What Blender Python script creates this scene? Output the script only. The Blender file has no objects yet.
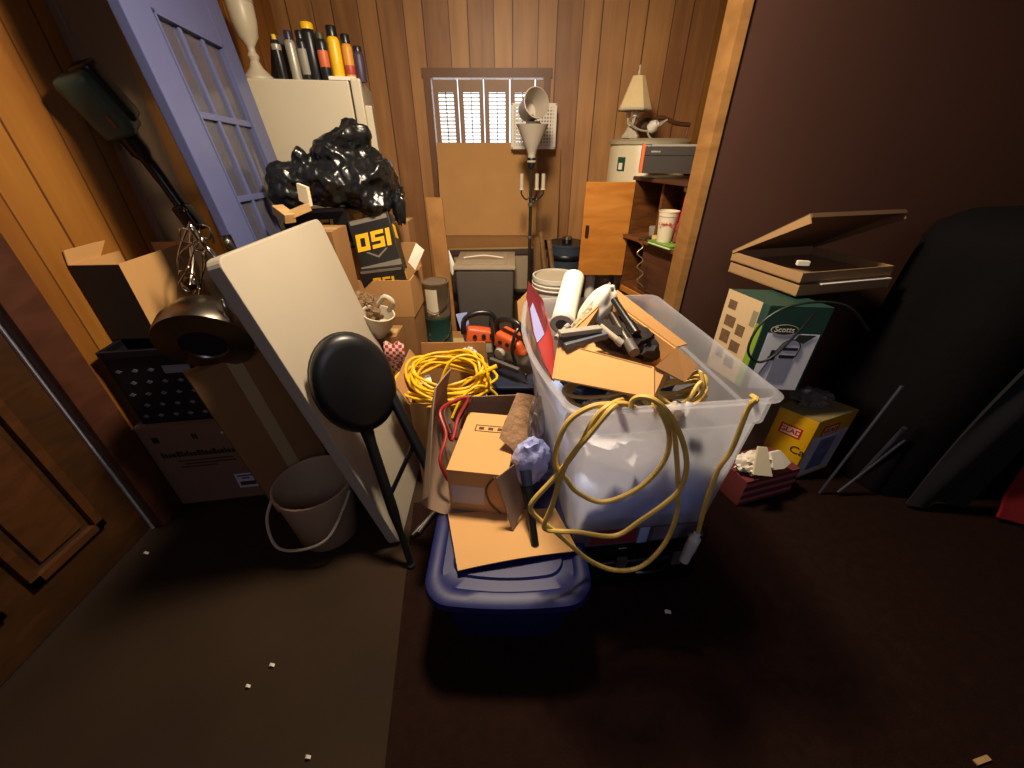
import bpy, bmesh, math, random
from mathutils import Matrix, Vector, noise as mnoise
random.seed(7)
S = bpy.context.scene
COL = S.collection
V = Vector
# ------------------------------------------------------------------ camera
H = 1.5; PITCH = math.radians(32); F = 385.0
cam = bpy.data.cameras.new('camera'); camo = bpy.data.objects.new('camera', cam); COL.objects.link(camo)
camo.location = (0, 0, H); camo.rotation_euler = (math.pi/2-PITCH, 0, 0)
cam.sensor_width = 36; cam.lens = F/1024*36; cam.clip_start = .02
S.camera = camo
CP, SP = math.cos(PITCH), math.sin(PITCH)
def ray(u, v):
    cx = (u-512)/F; cy = (384-v)/F
    return V((cx, CP+cy*SP, -SP+cy*CP))
def at(u, v, x=None, y=None, z=None, t=None):
    d = ray(u, v)
    if t is None:
        t = x/d.x if x is not None else (y/d.y if y is not None else (z-H)/d.z)
    return V((0, 0, H))+d*t
# ------------------------------------------------------------------ materials
def lin(h):
    h = h.lstrip('#'); o = []
    for i in (0, 2, 4):
        c = int(h[i:i+2], 16)/255
        o.append(c/12.92 if c <= .04045 else ((c+.055)/1.055)**2.4)
    return (*o, 1)
MC = {}
def mat(name, col, rough=.6, metal=0, var=.12, scale=9, bump=0, bscale=30, spec=.5, alpha=1, trans=0, sheen=0, coat=0):
    if name in MC: return MC[name]
    m = bpy.data.materials.new(name); m.use_nodes = True; nt = m.node_tree; N = nt.nodes; L = nt.links
    b = N['Principled BSDF']; c = lin(col)
    b.inputs['Roughness'].default_value = rough; b.inputs['Metallic'].default_value = metal
    b.inputs['Specular IOR Level'].default_value = spec
    b.inputs['Coat Weight'].default_value = coat
    tc = N.new('ShaderNodeTexCoord')
    if var > 0:
        n = N.new('ShaderNodeTexNoise'); n.inputs['Scale'].default_value = scale; n.inputs['Detail'].default_value = 5
        r = N.new('ShaderNodeMixRGB'); r.blend_type = 'MIX'
        r.inputs[1].default_value = (c[0]*(1-var*1.4), c[1]*(1-var*1.4), c[2]*(1-var*1.4), 1)
        r.inputs[2].default_value = (min(1, c[0]*(1+var)), min(1, c[1]*(1+var)), min(1, c[2]*(1+var)), 1)
        L.new(tc.outputs['Object'], n.inputs['Vector']); L.new(n.outputs['Fac'], r.inputs[0]); L.new(r.outputs[0], b.inputs['Base Color'])
    else:
        b.inputs['Base Color'].default_value = c
    if bump:
        n2 = N.new('ShaderNodeTexNoise'); n2.inputs['Scale'].default_value = bscale; n2.inputs['Detail'].default_value = 4
        bp = N.new('ShaderNodeBump'); bp.inputs['Strength'].default_value = bump; bp.inputs['Distance'].default_value = .02
        L.new(tc.outputs['Object'], n2.inputs['Vector']); L.new(n2.outputs['Fac'], bp.inputs['Height']); L.new(bp.outputs[0], b.inputs['Normal'])
    if alpha < 1: b.inputs['Alpha'].default_value = alpha
    if trans: b.inputs['Transmission Weight'].default_value = trans
    MC[name] = m; return m
def wood(name, c1, c2, axis='x', w=.2, groove='#2a1405', rough=.5, gs=14, gw=.035):
    """vertical boards of width w along an axis, grain running in z; per-board tone"""
    m = bpy.data.materials.new(name); m.use_nodes = True; nt = m.node_tree; N = nt.nodes; L = nt.links
    b = N['Principled BSDF']; b.inputs['Roughness'].default_value = rough
    tc = N.new('ShaderNodeTexCoord'); sx = N.new('ShaderNodeSeparateXYZ'); L.new(tc.outputs['Object'], sx.inputs[0])
    def math_(op, a, bb=None, c=None):
        n = N.new('ShaderNodeMath'); n.operation = op
        for i, q in enumerate((a, bb, c)):
            if q is None: continue
            if isinstance(q, (int, float)): n.inputs[i].default_value = q
            else: L.new(q, n.inputs[i])
        return n.outputs[0]
    ax = sx.outputs['XYZ'.index(axis.upper())]
    d = math_('DIVIDE', ax, w)
    wob = N.new('ShaderNodeTexNoise'); wob.noise_dimensions = '1D'; wob.inputs['Scale'].default_value = 1.7
    L.new(math_('FLOOR', d), wob.inputs['W'])
    fr = math_('FRACT', d)
    # second, off-centre groove so boards have two widths
    g1 = math_('LESS_THAN', fr, gw)
    g2 = math_('MULTIPLY', math_('GREATER_THAN', fr, .58), math_('LESS_THAN', fr, .58+gw*.7))
    g = math_('MAXIMUM', g1, g2)
    brd = math_('ADD', math_('FLOOR', d), math_('MULTIPLY', math_('GREATER_THAN', fr, .58), .37))
    wn = N.new('ShaderNodeTexWhiteNoise'); wn.noise_dimensions = '1D'; L.new(brd, wn.inputs['W'])
    mp = N.new('ShaderNodeMapping'); mp.inputs['Scale'].default_value = (gs, gs, 1.1)
    ad = N.new('ShaderNodeVectorMath'); ad.operation = 'ADD'
    L.new(tc.outputs['Object'], mp.inputs['Vector']); L.new(mp.outputs[0], ad.inputs[0])
    cv = N.new('ShaderNodeCombineXYZ'); L.new(math_('MULTIPLY', brd, 3.7), cv.inputs[2]); L.new(cv.outputs[0], ad.inputs[1])
    gn = N.new('ShaderNodeTexNoise'); gn.inputs['Scale'].default_value = 1.3; gn.inputs['Detail'].default_value = 6; gn.inputs['Distortion'].default_value = .6
    L.new(ad.outputs[0], gn.inputs['Vector'])
    kn = N.new('ShaderNodeTexNoise'); kn.inputs['Scale'].default_value = 2.2; kn.inputs['Detail'].default_value = 2
    L.new(tc.outputs['Object'], kn.inputs['Vector'])
    fac = math_('ADD', math_('MULTIPLY', gn.outputs['Fac'], .9), math_('MULTIPLY', math_('SUBTRACT', wn.outputs['Value'], .5), .5))
    fac = math_('ADD', fac, math_('MULTIPLY', math_('SUBTRACT', kn.outputs['Fac'], .5), .7))
    rp = N.new('ShaderNodeValToRGB'); rp.color_ramp.elements[0].color = lin(c1); rp.color_ramp.elements[1].color = lin(c2)
    rp.color_ramp.elements[0].position = .15; rp.color_ramp.elements[1].position = .85
    L.new(fac, rp.inputs[0])
    mx = N.new('ShaderNodeMixRGB'); mx.inputs[2].default_value = lin(groove); L.new(g, mx.inputs[0]); L.new(rp.outputs[0], mx.inputs[1])
    L.new(mx.outputs[0], b.inputs['Base Color'])
    bp = N.new('ShaderNodeBump'); bp.inputs['Strength'].default_value = .5; bp.inputs['Distance'].default_value = .01; bp.invert = True
    L.new(g, bp.inputs['Height']); L.new(bp.outputs[0], b.inputs['Normal'])
    MC[name] = m; return m
def grain(name, c1, c2, sc=(3, 3, 25), rough=.45):
    m = bpy.data.materials.new(name); m.use_nodes = True; N = m.node_tree.nodes; L = m.node_tree.links
    b = N['Principled BSDF']; b.inputs['Roughness'].default_value = rough
    tc = N.new('ShaderNodeTexCoord'); mp = N.new('ShaderNodeMapping'); mp.inputs['Scale'].default_value = sc
    n = N.new('ShaderNodeTexNoise'); n.inputs['Scale'].default_value = 1.5; n.inputs['Detail'].default_value = 6; n.inputs['Distortion'].default_value = .8
    rp = N.new('ShaderNodeValToRGB'); rp.color_ramp.elements[0].color = lin(c1); rp.color_ramp.elements[1].color = lin(c2)
    rp.color_ramp.elements[0].position = .3; rp.color_ramp.elements[1].position = .7
    L.new(tc.outputs['Object'], mp.inputs[0]); L.new(mp.outputs[0], n.inputs['Vector']); L.new(n.outputs['Fac'], rp.inputs[0]); L.new(rp.outputs[0], b.inputs['Base Color'])
    MC[name] = m; return m
def translucent(name, col, clear=.35, tl=.6, rough=.35):
    m = bpy.data.materials.new(name); m.use_nodes = True; N = m.node_tree.nodes; L = m.node_tree.links
    out = N['Material Output']; b = N['Principled BSDF']; b.inputs['Base Color'].default_value = lin(col); b.inputs['Roughness'].default_value = rough
    t = N.new('ShaderNodeBsdfTranslucent'); t.inputs[0].default_value = lin(col)
    tr = N.new('ShaderNodeBsdfTransparent'); tr.inputs[0].default_value = (.95, .96, 1, 1)
    m1 = N.new('ShaderNodeMixShader'); m1.inputs[0].default_value = tl
    m2 = N.new('ShaderNodeMixShader')
    n = N.new('ShaderNodeTexNoise'); n.inputs['Scale'].default_value = 5; n.inputs['Detail'].default_value = 4
    tc = N.new('ShaderNodeTexCoord'); L.new(tc.outputs['Object'], n.inputs['Vector'])
    mr = N.new('ShaderNodeMapRange'); mr.inputs[3].default_value = clear-.1; mr.inputs[4].default_value = clear+.1
    L.new(n.outputs['Fac'], mr.inputs[0]); L.new(mr.outputs[0], m2.inputs[0])
    L.new(b.outputs[0], m1.inputs[1]); L.new(t.outputs[0], m1.inputs[2]); L.new(m1.outputs[0], m2.inputs[1]); L.new(tr.outputs[0], m2.inputs[2])
    L.new(m2.outputs[0], out.inputs[0]); MC[name] = m; return m

panel_back = wood('panel_back', '#875a33', '#b5834d', 'x', .31, '#553518', gw=.028)
panel_left = wood('panel_left', '#7f4c18', '#a06a26', 'y', .3, '#5a300c', gw=.03)
panel_right = wood('panel_right', '#855723', '#b4813a', 'y', .3, '#5a3412', gw=.03)
card = mat('cardboard', '#b08452', .85, var=.1, scale=6, spec=.2)
card2 = mat('cardboard_dark', '#8f6840', .85, var=.12, scale=5, spec=.2)
card3 = mat('cardboard_light', '#c99a62', .85, var=.07, scale=5, spec=.2)
cardg = mat('cardboard_grey', '#8a725e', .9, var=.1, scale=6, spec=.2)
white_pl = mat('white_plastic', '#d9d2c2', .45, var=.05)
ivory = mat('ivory_enamel', '#bbb099', .4, var=.05, scale=4)
black_pl = mat('black_plastic', '#141416', .35, var=.1)
black_mt = mat('black_matt', '#121113', .75, var=.15, bump=.15)
blackbag = mat('black_bag_plastic', '#131416', .3, var=.1, bump=.3, bscale=16, coat=.1)
chrome = mat('chrome', '#b9b6b0', .15, 1, var=.05)
steel = mat('steel', '#8f877c', .28, 1, var=.2, scale=6)
bluep = mat('blue_plastic', '#11164f', .5, var=.08)
navy = mat('navy_plastic', '#1b2238', .5, var=.15)
doorblue = mat('blue_paint', '#50567f', .38, var=.06)
yellow = mat('yellow_rubber', '#e8b60c', .45, var=.08)
yellow2 = mat('yellow_rubber_worn', '#d9b458', .5, var=.35, scale=16)
orange = mat('orange_plastic', '#c2501f', .4, var=.1)
greyp = mat('grey_plastic', '#9b9488', .5, var=.1)
dgrey = mat('dark_grey_plastic', '#57504a', .5, var=.1)
red = mat('red_paper', '#96221d', .45, var=.15)
maroon = mat('maroon_paper', '#5d121c', .45, var=.1)
paper = mat('white_paper', '#e6ddcb', .8, var=.06)
ink = mat('ink', '#1d1410', .8, var=0)
inkfade = mat('ink_faded', '#4a3524', .8, var=0)
greenp = mat('green_print', '#1d4a35', .5, var=.1)
limep = mat('lime_print', '#7c9a2c', .5, var=.05)
yellowp = mat('yellow_print', '#e0a90f', .5, var=.05)
redp = mat('red_print', '#b8231c', .5, var=0)
brownwood = grain('brown_wood', '#5a3418', '#7d4c24')
orangewood = grain('orange_wood', '#b06a22', '#c98636', (2, 2, 9))
darkwood = grain('dark_wood', '#43281a', '#5d3824')
palewood = grain('pale_wood', '#a58152', '#c29c68')
tabletop = mat('table_plastic', '#aaa08e', .5, var=.04, scale=3)
glass = mat('dusty_glass', '#5a5a6c', .15, var=.1, alpha=.5)
# ------------------------------------------------------------------ mesh helpers
WM = {}
class MB:
    def __init__(s): s.bm = bmesh.new()
    def box(s, c, size, R=None):
        r = bmesh.ops.create_cube(s.bm, size=1)
        T = Matrix.Translation(V(c)) @ (R.to_4x4() if R else Matrix.Identity(4)) @ Matrix.Diagonal((*size, 1))
        bmesh.ops.transform(s.bm, matrix=T, verts=r['verts']); return s
    def span(s, lo, hi): return s.box([(a+b)/2 for a, b in zip(lo, hi)], [abs(b-a) for a, b in zip(lo, hi)])
    def hexa(s, p):  # 4 bottom, 4 top, same order
        v = [s.bm.verts.new(q) for q in p]
        for f in ((3, 2, 1, 0), (4, 5, 6, 7), (0, 1, 5, 4), (1, 2, 6, 5), (2, 3, 7, 6), (3, 0, 4, 7)): s.bm.faces.new([v[i] for i in f])
        return s
    def slab(s, q, th):  # quad (or polygon) with thickness along minus normal
        q = [V(a) for a in q]; n = (q[1]-q[0]).cross(q[-1]-q[0]).normalized()*th
        a = [s.bm.verts.new(p) for p in q]; b = [s.bm.verts.new(p-n) for p in q]; k = len(q)
        s.bm.faces.new(a); s.bm.faces.new(b[::-1])
        for i in range(k): s.bm.faces.new([a[i], b[i], b[(i+1) % k], a[(i+1) % k]])
        return s
    def tube(s, pts, r, n=8, closed=False, sub=0):
        pts = [V(p) for p in pts]
        if sub: pts = spline(pts, sub, closed)
        m = len(pts); rs = r if isinstance(r, (list, tuple)) else [r]*m
        if len(rs) != m: rs = [rs[min(len(rs)-1, int(i/(m-1)*(len(rs)-1)+.5))] for i in range(m)]
        rings = []; up = None
        for i, p in enumerate(pts):
            if closed: d = pts[(i+1) % m]-pts[i-1]
            else: d = pts[min(i+1, m-1)]-pts[max(i-1, 0)]
            if d.length < 1e-9: d = V((0, 0, 1))
            d.normalize()
            if up is None: up = d.orthogonal().normalized()
            up = (up-d*up.dot(d))
            up = up.normalized() if up.length > 1e-6 else d.orthogonal().normalized()
            w = d.cross(up)
            rings.append([s.bm.verts.new(p+(up*math.cos(a)+w*math.sin(a))*rs[i]) for a in [2*math.pi*k/n for k in range(n)]])
        for i in range(m if closed else m-1):
            A, B = rings[i], rings[(i+1) % m]
            for k in range(n): s.bm.faces.new([A[k], A[(k+1) % n], B[(k+1) % n], B[k]])
        if not closed:
            s.bm.faces.new(rings[0][::-1]); s.bm.faces.new(rings[-1])
        return s
    def lathe(s, prof, n=28, T=None, sx=1, sy=1):
        rings = []
        for r, z in prof:
            if r < 1e-6: rings.append([s.bm.verts.new((0, 0, z))])
            else: rings.append([s.bm.verts.new((r*sx*math.cos(2*math.pi*k/n), r*sy*math.sin(2*math.pi*k/n), z)) for k in range(n)])
        vs = [v for r in rings for v in r]
        for A, B in zip(rings, rings[1:]):
            for k in range(n):
                a, b = A[k % len(A)], A[(k+1) % len(A)]; c, d = B[(k+1) % len(B)], B[k % len(B)]
                f = [a]+([b] if b is not a else [])+[c]+([d] if d is not c else [])
                if len(f) > 2:
                    try: s.bm.faces.new(f)
                    except ValueError: pass
        if T is not None: bmesh.ops.transform(s.bm, matrix=T, verts=vs)
        return s
    def grid(s, nu, nv, f, th=.002):
        a = [[V(f(i/nu, j/nv)) for j in range(nv+1)] for i in range(nu+1)]
        def nrm(i, j):
            e1 = a[min(i+1, nu)][j]-a[max(i-1, 0)][j]; e2 = a[i][min(j+1, nv)]-a[i][max(j-1, 0)]
            n = e1.cross(e2); return n.normalized() if n.length > 1e-9 else V((0, 0, 1))
        A = [[s.bm.verts.new(a[i][j]) for j in range(nv+1)] for i in range(nu+1)]
        B = [[s.bm.verts.new(a[i][j]-nrm(i, j)*th) for j in range(nv+1)] for i in range(nu+1)]
        for i in range(nu):
            for j in range(nv):
                s.bm.faces.new([A[i][j], A[i+1][j], A[i+1][j+1], A[i][j+1]]); s.bm.faces.new([B[i][j], B[i][j+1], B[i+1][j+1], B[i+1][j]])
        for i in range(nu):
            s.bm.faces.new([A[i+1][0], A[i][0], B[i][0], B[i+1][0]]); s.bm.faces.new([A[i][nv], A[i+1][nv], B[i+1][nv], B[i][nv]])
        for j in range(nv):
            s.bm.faces.new([A[0][j], A[0][j+1], B[0][j+1], B[0][j]]); s.bm.faces.new([A[nu][j+1], A[nu][j], B[nu][j], B[nu][j+1]])
        return s
    def blob(s, c, r, R=None, amp=.15, fr=3, sub=4, seed=0, crease=False, flat=None):
        q = bmesh.ops.create_icosphere(s.bm, subdivisions=sub, radius=1)
        for v in q['verts']:
            p = v.co.copy(); k = mnoise.noise(p*fr+V((seed, seed*1.3, 0)))
            if crease: k = -abs(k)*1.5+.2+.4*mnoise.noise(p*fr*2.3+V((0, seed, 9)))
            v.co = p*(1+amp*k)
            if flat is not None and v.co.z < flat: v.co.z = flat+(v.co.z-flat)*.1
        T = Matrix.Translation(V(c)) @ (R.to_4x4() if R else Matrix.Identity(4)) @ Matrix.Diagonal((*r, 1))
        bmesh.ops.transform(s.bm, matrix=T, verts=q['verts']); return s
    def build(s, name, m, parent=None, local=False, smooth=False, bevel=0, seg=2):
        bmesh.ops.recalc_face_normals(s.bm, faces=s.bm.faces)
        if parent is not None and not local: bmesh.ops.transform(s.bm, matrix=WM[parent.name].inverted(), verts=s.bm.verts)
        if bevel: bmesh.ops.bevel(s.bm, geom=[e for e in s.bm.edges if len(e.link_faces) == 2 and e.calc_face_angle(0) > .6], offset=bevel, segments=seg, affect='EDGES', profile=.6)
        me = bpy.data.meshes.new(name); s.bm.to_mesh(me); s.bm.free()
        me.materials.append(m)
        if smooth:
            for p in me.polygons: p.use_smooth = True
            try: me.set_sharp_from_angle(angle=math.radians(40))
            except Exception: pass
        o = bpy.data.objects.new(name, me); COL.objects.link(o)
        if parent is not None: o.parent = parent; WM[o.name] = WM[parent.name]
        else: WM[o.name] = Matrix.Identity(4)
        return o
def spline(p, sub, closed=False):
    out = []; n = len(p)
    for i in range(n if closed else n-1):
        g = (lambda k: p[k % n]) if closed else (lambda k: p[max(0, min(n-1, k))])
        a, b, c, d = g(i-1), g(i), g(i+1), g(i+2)
        for j in range(sub):
            t = j/sub
            out.append(.5*((2*b)+(c-a)*t+(2*a-5*b+4*c-d)*t*t+(3*b-a-3*c+d)*t**3))
    if not closed: out.append(p[-1])
    return out
def tag(o, label=None, cat=None, group=None, kind=None):
    if label: o['label'] = label
    if cat: o['category'] = cat
    if group: o['group'] = group
    if kind: o['kind'] = kind
    return o
def thing(name, label, cat, loc=(0, 0, 0), R=None, group=None):
    o = bpy.data.objects.new(name, None); COL.objects.link(o); o.empty_display_size = .05
    T = Matrix.Translation(V(loc)) @ (R.to_4x4() if R else Matrix.Identity(4))
    o.matrix_world = T; o.location = T.to_translation(); o.rotation_euler = T.to_euler(); WM[o.name] = T
    return tag(o, label, cat, group)
def rz(d): return Matrix.Rotation(math.radians(d), 3, 'Z')
def rx(d): return Matrix.Rotation(math.radians(d), 3, 'X')
def ry(d): return Matrix.Rotation(math.radians(d), 3, 'Y')
def axes(x, z):
    z = V(z).normalized(); x = V(x); x = (x-z*x.dot(z)).normalized(); y = z.cross(x)
    return Matrix((x, y, z)).transposed()
def along(p, d, x=(1, 0, 0)):
    d = V(d).normalized(); x = V(x)
    if abs(d.dot(x.normalized())) > .95: x = V((0, 1, 0))
    return Matrix.Translation(V(p)) @ axes(x, d).to_4x4()
def text(s, size, m, parent, T, name='lettering', wx=1, bold=0, ext=.0006):
    cu = bpy.data.curves.new('tmp', 'FONT'); cu.body = s; cu.size = size; cu.extrude = ext; cu.align_x = 'CENTER'; cu.align_y = 'CENTER'; cu.offset = bold
    cu.resolution_u = 3
    t = bpy.data.objects.new('tmp', cu); COL.objects.link(t)
    bpy.context.view_layer.update()
    me = bpy.data.meshes.new_from_object(t.evaluated_get(bpy.context.evaluated_depsgraph_get()))
    bpy.data.objects.remove(t); bpy.data.curves.remove(cu)
    me.transform(WM[parent.name].inverted() @ T @ Matrix.Diagonal((wx, 1, 1, 1)))
    me.materials.clear(); me.materials.append(m); me.name = name
    o = bpy.data.objects.new(name, me); COL.objects.link(o); o.parent = parent; WM[o.name] = WM[parent.name]
    return o
def facemat(tl, tr, bl, out=.0015):
    """matrix whose x runs tl->tr, y up, z out of the face; origin at face centre"""
    tl, tr, bl = V(tl), V(tr), V(bl); x = (tr-tl).normalized(); y = (tl-bl); y = (y-x*y.dot(x)).normalized(); n = x.cross(y)
    c = (tr+bl)/2
    return Matrix.Translation(c+n*out) @ Matrix((x, y, n)).transposed().to_4x4()
def struct(o): return tag(o, kind='structure')
def carton(name, label, loc, R, size, m, top=True, flaps=(), th=.006, cat='box', group=None, tape=True, flapm=None):
    """cardboard carton in local frame: origin at front-left-bottom, x width, y depth, z up. flaps: (side, length, angle from up outward)"""
    w, d, h = size
    o = thing(name, label, cat, loc, R, group)
    b = MB()
    b.span((0, 0, 0), (w, th, h)).span((0, d-th, 0), (w, d, h)).span((0, th, 0), (th, d-th, h)).span((w-th, th, 0), (w, d-th, h)).span((th, th, 0), (w-th, d-th, th))
    b.build('box_body', m, o, True)
    if top:
        MB().span((0, 0, h), (w, d/2-.002, h+.004)).build('lid_flap', flapm or m, o, True)
        MB().span((0, d/2+.002, h), (w, d, h+.004)).build('lid_flap', flapm or m, o, True)
        if tape: MB().span((.01, d/2-.03, h+.004), (w-.01, d/2+.03, h+.0048)).build('tape', mat('packing_tape', '#b39a6c', .25, var=.05), o, True)
    for sd, ln, ang in flaps:
        a = math.radians(ang); c, s_ = math.cos(a)*ln, math.sin(a)*ln
        if sd == 'f': q = [(0, 0, h), (w, 0, h), (w-.01, -s_, h+c), (.01, -s_, h+c)]
        if sd == 'b': q = [(0, d, h), (w, d, h), (w-.01, d+s_, h+c), (.01, d+s_, h+c)]
        if sd == 'l': q = [(0, 0, h), (0, d, h), (-s_, d-.01, h+c), (-s_, .01, h+c)]
        if sd == 'r': q = [(w, 0, h), (w, d, h), (w+s_, d-.01, h+c), (w+s_, .01, h+c)]
        MB().slab(q, .004).build('lid_flap', flapm or m, o, True)
    return o

# ================================================================== SETTING
FL_Y = 2.1   # partition plane
floor_m = mat('floor_vinyl', '#302216', .8, var=.35, scale=2.5, bump=.05, bscale=8, spec=.15)
struct(MB().span((-1.75, -1.7, -.1), (2.9, 3.8, 0)).build('floor', floor_m))
struct(MB().span((-1.75, -1.7, 2.5), (2.9, 3.8, 2.6)).build('ceiling', mat('ceiling_paint', '#6f6252', .9)))
wx0, wx1, wz0, wz1, WY = -.60, .235, .95, 1.91, 3.6
b = MB(); b.span((-1.75, WY, 0), (wx0, 3.7, 2.5)).span((wx1, WY, 0), (1.52, 3.7, 2.5)).span((wx0, WY, 0), (wx1, 3.7, wz0)).span((wx0, WY, wz1), (wx1, 3.7, 2.5))
struct(b.build('wall_back', panel_back))
struct(MB().span((-1.75, 1.27, 0), (-1.65, 3.6, 2.5)).build('wall_left', panel_left))
b = MB(); b.span((-1.75, -1.7, 0), (-1.65, .25, 2.5)).span((-1.75, .25, 2.08), (-1.65, 1.27, 2.5))
struct(b.build('wall_left_front', mat('brown_wall', '#4f3320', .6, var=.2)))
struct(MB().span((1.42, 2.23, 0), (1.52, 3.6, 2.5)).build('wall_right', panel_right))
partm = mat('partition_brown', '#4d3025', .6, var=.12, scale=1.5)
struct(MB().span((.955, FL_Y, 0), (2.9, 2.23, 2.5)).build('wall_partition', partm))
struct(MB().span((.915, FL_Y-.012, 0), (.955, 2.245, 2.5)).build('trim_1', grain('jamb_wood', '#8a6236', '#a27642', (3, 3, 12))))
struct(MB().span((2.8, -1.6, 0), (2.9, 2.1, 2.5)).build('wall_right_near', mat('brown_wall', '#4f3320')))
struct(MB().span((-1.75, -1.7, 0), (2.9, -1.6, 2.5)).build('wall_front', mat('brown_wall', '#4f3320')))
# casing on the left wall and door jamb
struct(MB().span((-1.65, 1.87, 0), (-1.615, 2.09, 2.5)).build('trim_2', mat('casing_taupe', '#7d6552', .6, var=.08), bevel=.004))
struct(MB().span((-1.65, 2.09, 0), (-1.632, 2.125, 2.5)).build('trim_3', mat('casing_taupe', '#7d6552')))
jambm = grain('jamb_dark', '#3d2114', '#573222', (3, 3, 8))
struct(MB().span((-1.68, 1.155, 0), (-1.60, 1.275, 2.08)).build('trim_4', jambm, bevel=.006))
# left door with raised panels
d = struct(MB().span((-1.70, .25, .01), (-1.655, 1.15, 2.05)).build('door_1', grain('door_brown', '#33200e', '#472a12', (4, 4, 14))))
dm = grain('door_moulding', '#3f2410', '#563216', (4, 4, 14))
for z0, z1 in ((.2, .95), (1.1, 1.9)):
    for y0, y1 in ((.33, .66), (.75, 1.02)):
        pb = MB()
        for lo, hi in (((-1.655, y0, z0), (-1.635, y1, z0+.03)), ((-1.655, y0, z1-.03), (-1.635, y1, z1)), ((-1.655, y0, z0), (-1.635, y0+.03, z1)), ((-1.655, y1-.03, z0), (-1.635, y1, z1))): pb.span(lo, hi)
        pb.span((-1.655, y0+.06, z0+.06), (-1.643, y1-.06, z1-.06)).build('door_panel', dm, d)
MB().span((-1.654, 1.145, .0), (-1.645, 1.1545, 2.05)).build('weather_strip', mat('aluminium', '#d9d9e6', .4, .6), d)
struct(MB().span((-1.65, -1.6, 0), (-1.635, .25, .1)).build('baseboard_left', jambm))
# thin dark reddish brown overlay covering the right part of the floor
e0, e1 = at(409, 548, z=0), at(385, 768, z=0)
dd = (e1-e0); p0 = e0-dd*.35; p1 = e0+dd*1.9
overlay = MB().slab([(p0.x, p0.y, .006), (p1.x, p1.y, .006), (2.6, p1.y, .006), (2.6, p0.y+.3, .006)], .006)
tag(overlay.build('overlay', mat('overlay_brown', '#21110c', .95, var=.35, scale=30, bump=.3, bscale=150, spec=.1)), 'dark reddish brown overlay lying under the storage tubs', 'overlay')
rb = MB().tube([V((p0.x, p0.y, .006)), V((p1.x, p1.y, .006))], .006)

# window with shutters
frm = mat('window_trim', '#6d4626', .5, var=.12)
w = struct(MB().span((wx0-.06, WY-.02, wz1), (wx1+.06, WY, wz1+.055)).span((wx0-.05, WY-.02, wz0), (wx0, WY, wz1)).span((wx1, WY-.02, wz0), (wx1+.05, WY, wz1)).span((wx0-.06, WY-.04, wz0-.04), (wx1+.06, WY, wz0)).build('window_1', frm))
MB().span((wx0, 3.69, wz0), (wx1, 3.694, wz1)).build('pane', mat('window_glass', '#ffffff', .02, var=0, trans=1, alpha=.15), w)
xs = [wx0+.008, -.404, -.2115, -.0165, .172, wx1]
shm = mat('shutter_paint', '#8c6a50', .5, var=.08); slm = mat('slat_white', '#d8d4cc', .5, var=.04)
for k in range(4):
    a, bq = xs[k]+.004, xs[k+1]-.004
    fx0, fx1, fz0, fz1 = a+.034, bq-.03, 1.49, 1.825
    sb = MB()
    sb.span((a, WY-.012, wz0), (fx0, WY+.012, wz1-.012)).span((fx1, WY-.012, wz0), (bq, WY+.012, wz1-.012)).span((fx0, WY-.012, fz1), (fx1, WY+.012, wz1-.012)).span((fx0, WY-.012, wz0), (fx1, WY+.012, fz0))
    sh = sb.build('shutter', shm, w)
    for j in range(14):
        z = fz0+.012+j*(fz1-fz0-.02)/13
        ang = 22 if k in (1, 2) else 38
        MB().box(((fx0+fx1)/2, WY, z), (fx1-fx0, .018, .003), rx(ang)).build('slat', slm, sh)
    MB().span(((fx0+fx1)/2-.003, WY-.018, fz0), ((fx0+fx1)/2+.003, WY-.012, fz1)).build('tilt_rod', black_pl, sh)
MB().span((xs[4]+.004, WY-.012, wz0), (wx1, WY+.012, wz1-.012)).build('filler_board', shm, w)

# ================================================================== BACK LEFT: fridge, door, bag, boxes
th = math.radians(12); fr = Matrix.Rotation(th, 3, 'Z')
FO = V((-.89, 2.65, 0)); FH = 1.79
o = thing('refrigerator', 'ivory white refrigerator standing behind the blue glazed door', 'refrigerator', FO, fr)
MB().span((-.58, 0, .02), (0, .68, FH)).build('cabinet', ivory, o, True, bevel=.008)
for z0, z1 in ((.06, 1.22), (1.235, FH+.012)):
    dr = MB().span((.008, -.004, z0), (.062, .69, z1)).build('fridge_door', ivory, o, True, bevel=.01)
    MB().span((.062, .01, z0+.1 if z0 < 1 else z0+.03), (.10, .045, z1-.05 if z0 < 1 else z1-.12)).build('handle', ivory, dr, True, bevel=.006)
MB().span((-.10, .0, FH), (.04, .08, FH+.018)).build('hinge_cover', white_pl, o, True, bevel=.003)
def ftop(lx, ly): return FO+fr @ V((lx, ly, FH))
# urn lamp base on the fridge
o = thing('urn_lamp', 'cream urn shaped lamp base standing on the left end of the fridge top', 'lamp', ftop(-.49, .17))
MB().lathe([(0, 0), (.075, 0), (.075, .02), (.06, .035), (.035, .06), (.022, .09), (.03, .11), (.018, .13), (.02, .15), (.05, .19), (.062, .25), (.066, .32), (.06, .34), (.066, .345), (.066, .36), (.03, .38), (0, .385)], 28).build('urn', ivory, o, True, smooth=True)
MB().lathe([(.067, .325), (.07, .33), (.067, .335)], 28).build('rim_band', ivory, o, True, smooth=True)
MB().tube([(0, 0, .385), (0, 0, .47)], .012).build('socket_stem', chrome, o, True)
# dark grey hollow tapered form on the fridge top
o = thing('frustum', 'dark grey tapered frustum standing between the urn lamp and the spray cans', 'frustum', ftop(-.37, .32))
MB().lathe([(.10, 0), (.045, .22), (.042, .22), (.096, 0)], 24).build('cone_wall', mat('grey_matt', '#4a4440', .9), o, True, smooth=True)
MB().lathe([(.102, 0), (.104, .006), (.102, .012)], 24).build('base_ring', dgrey, o, True)
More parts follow.
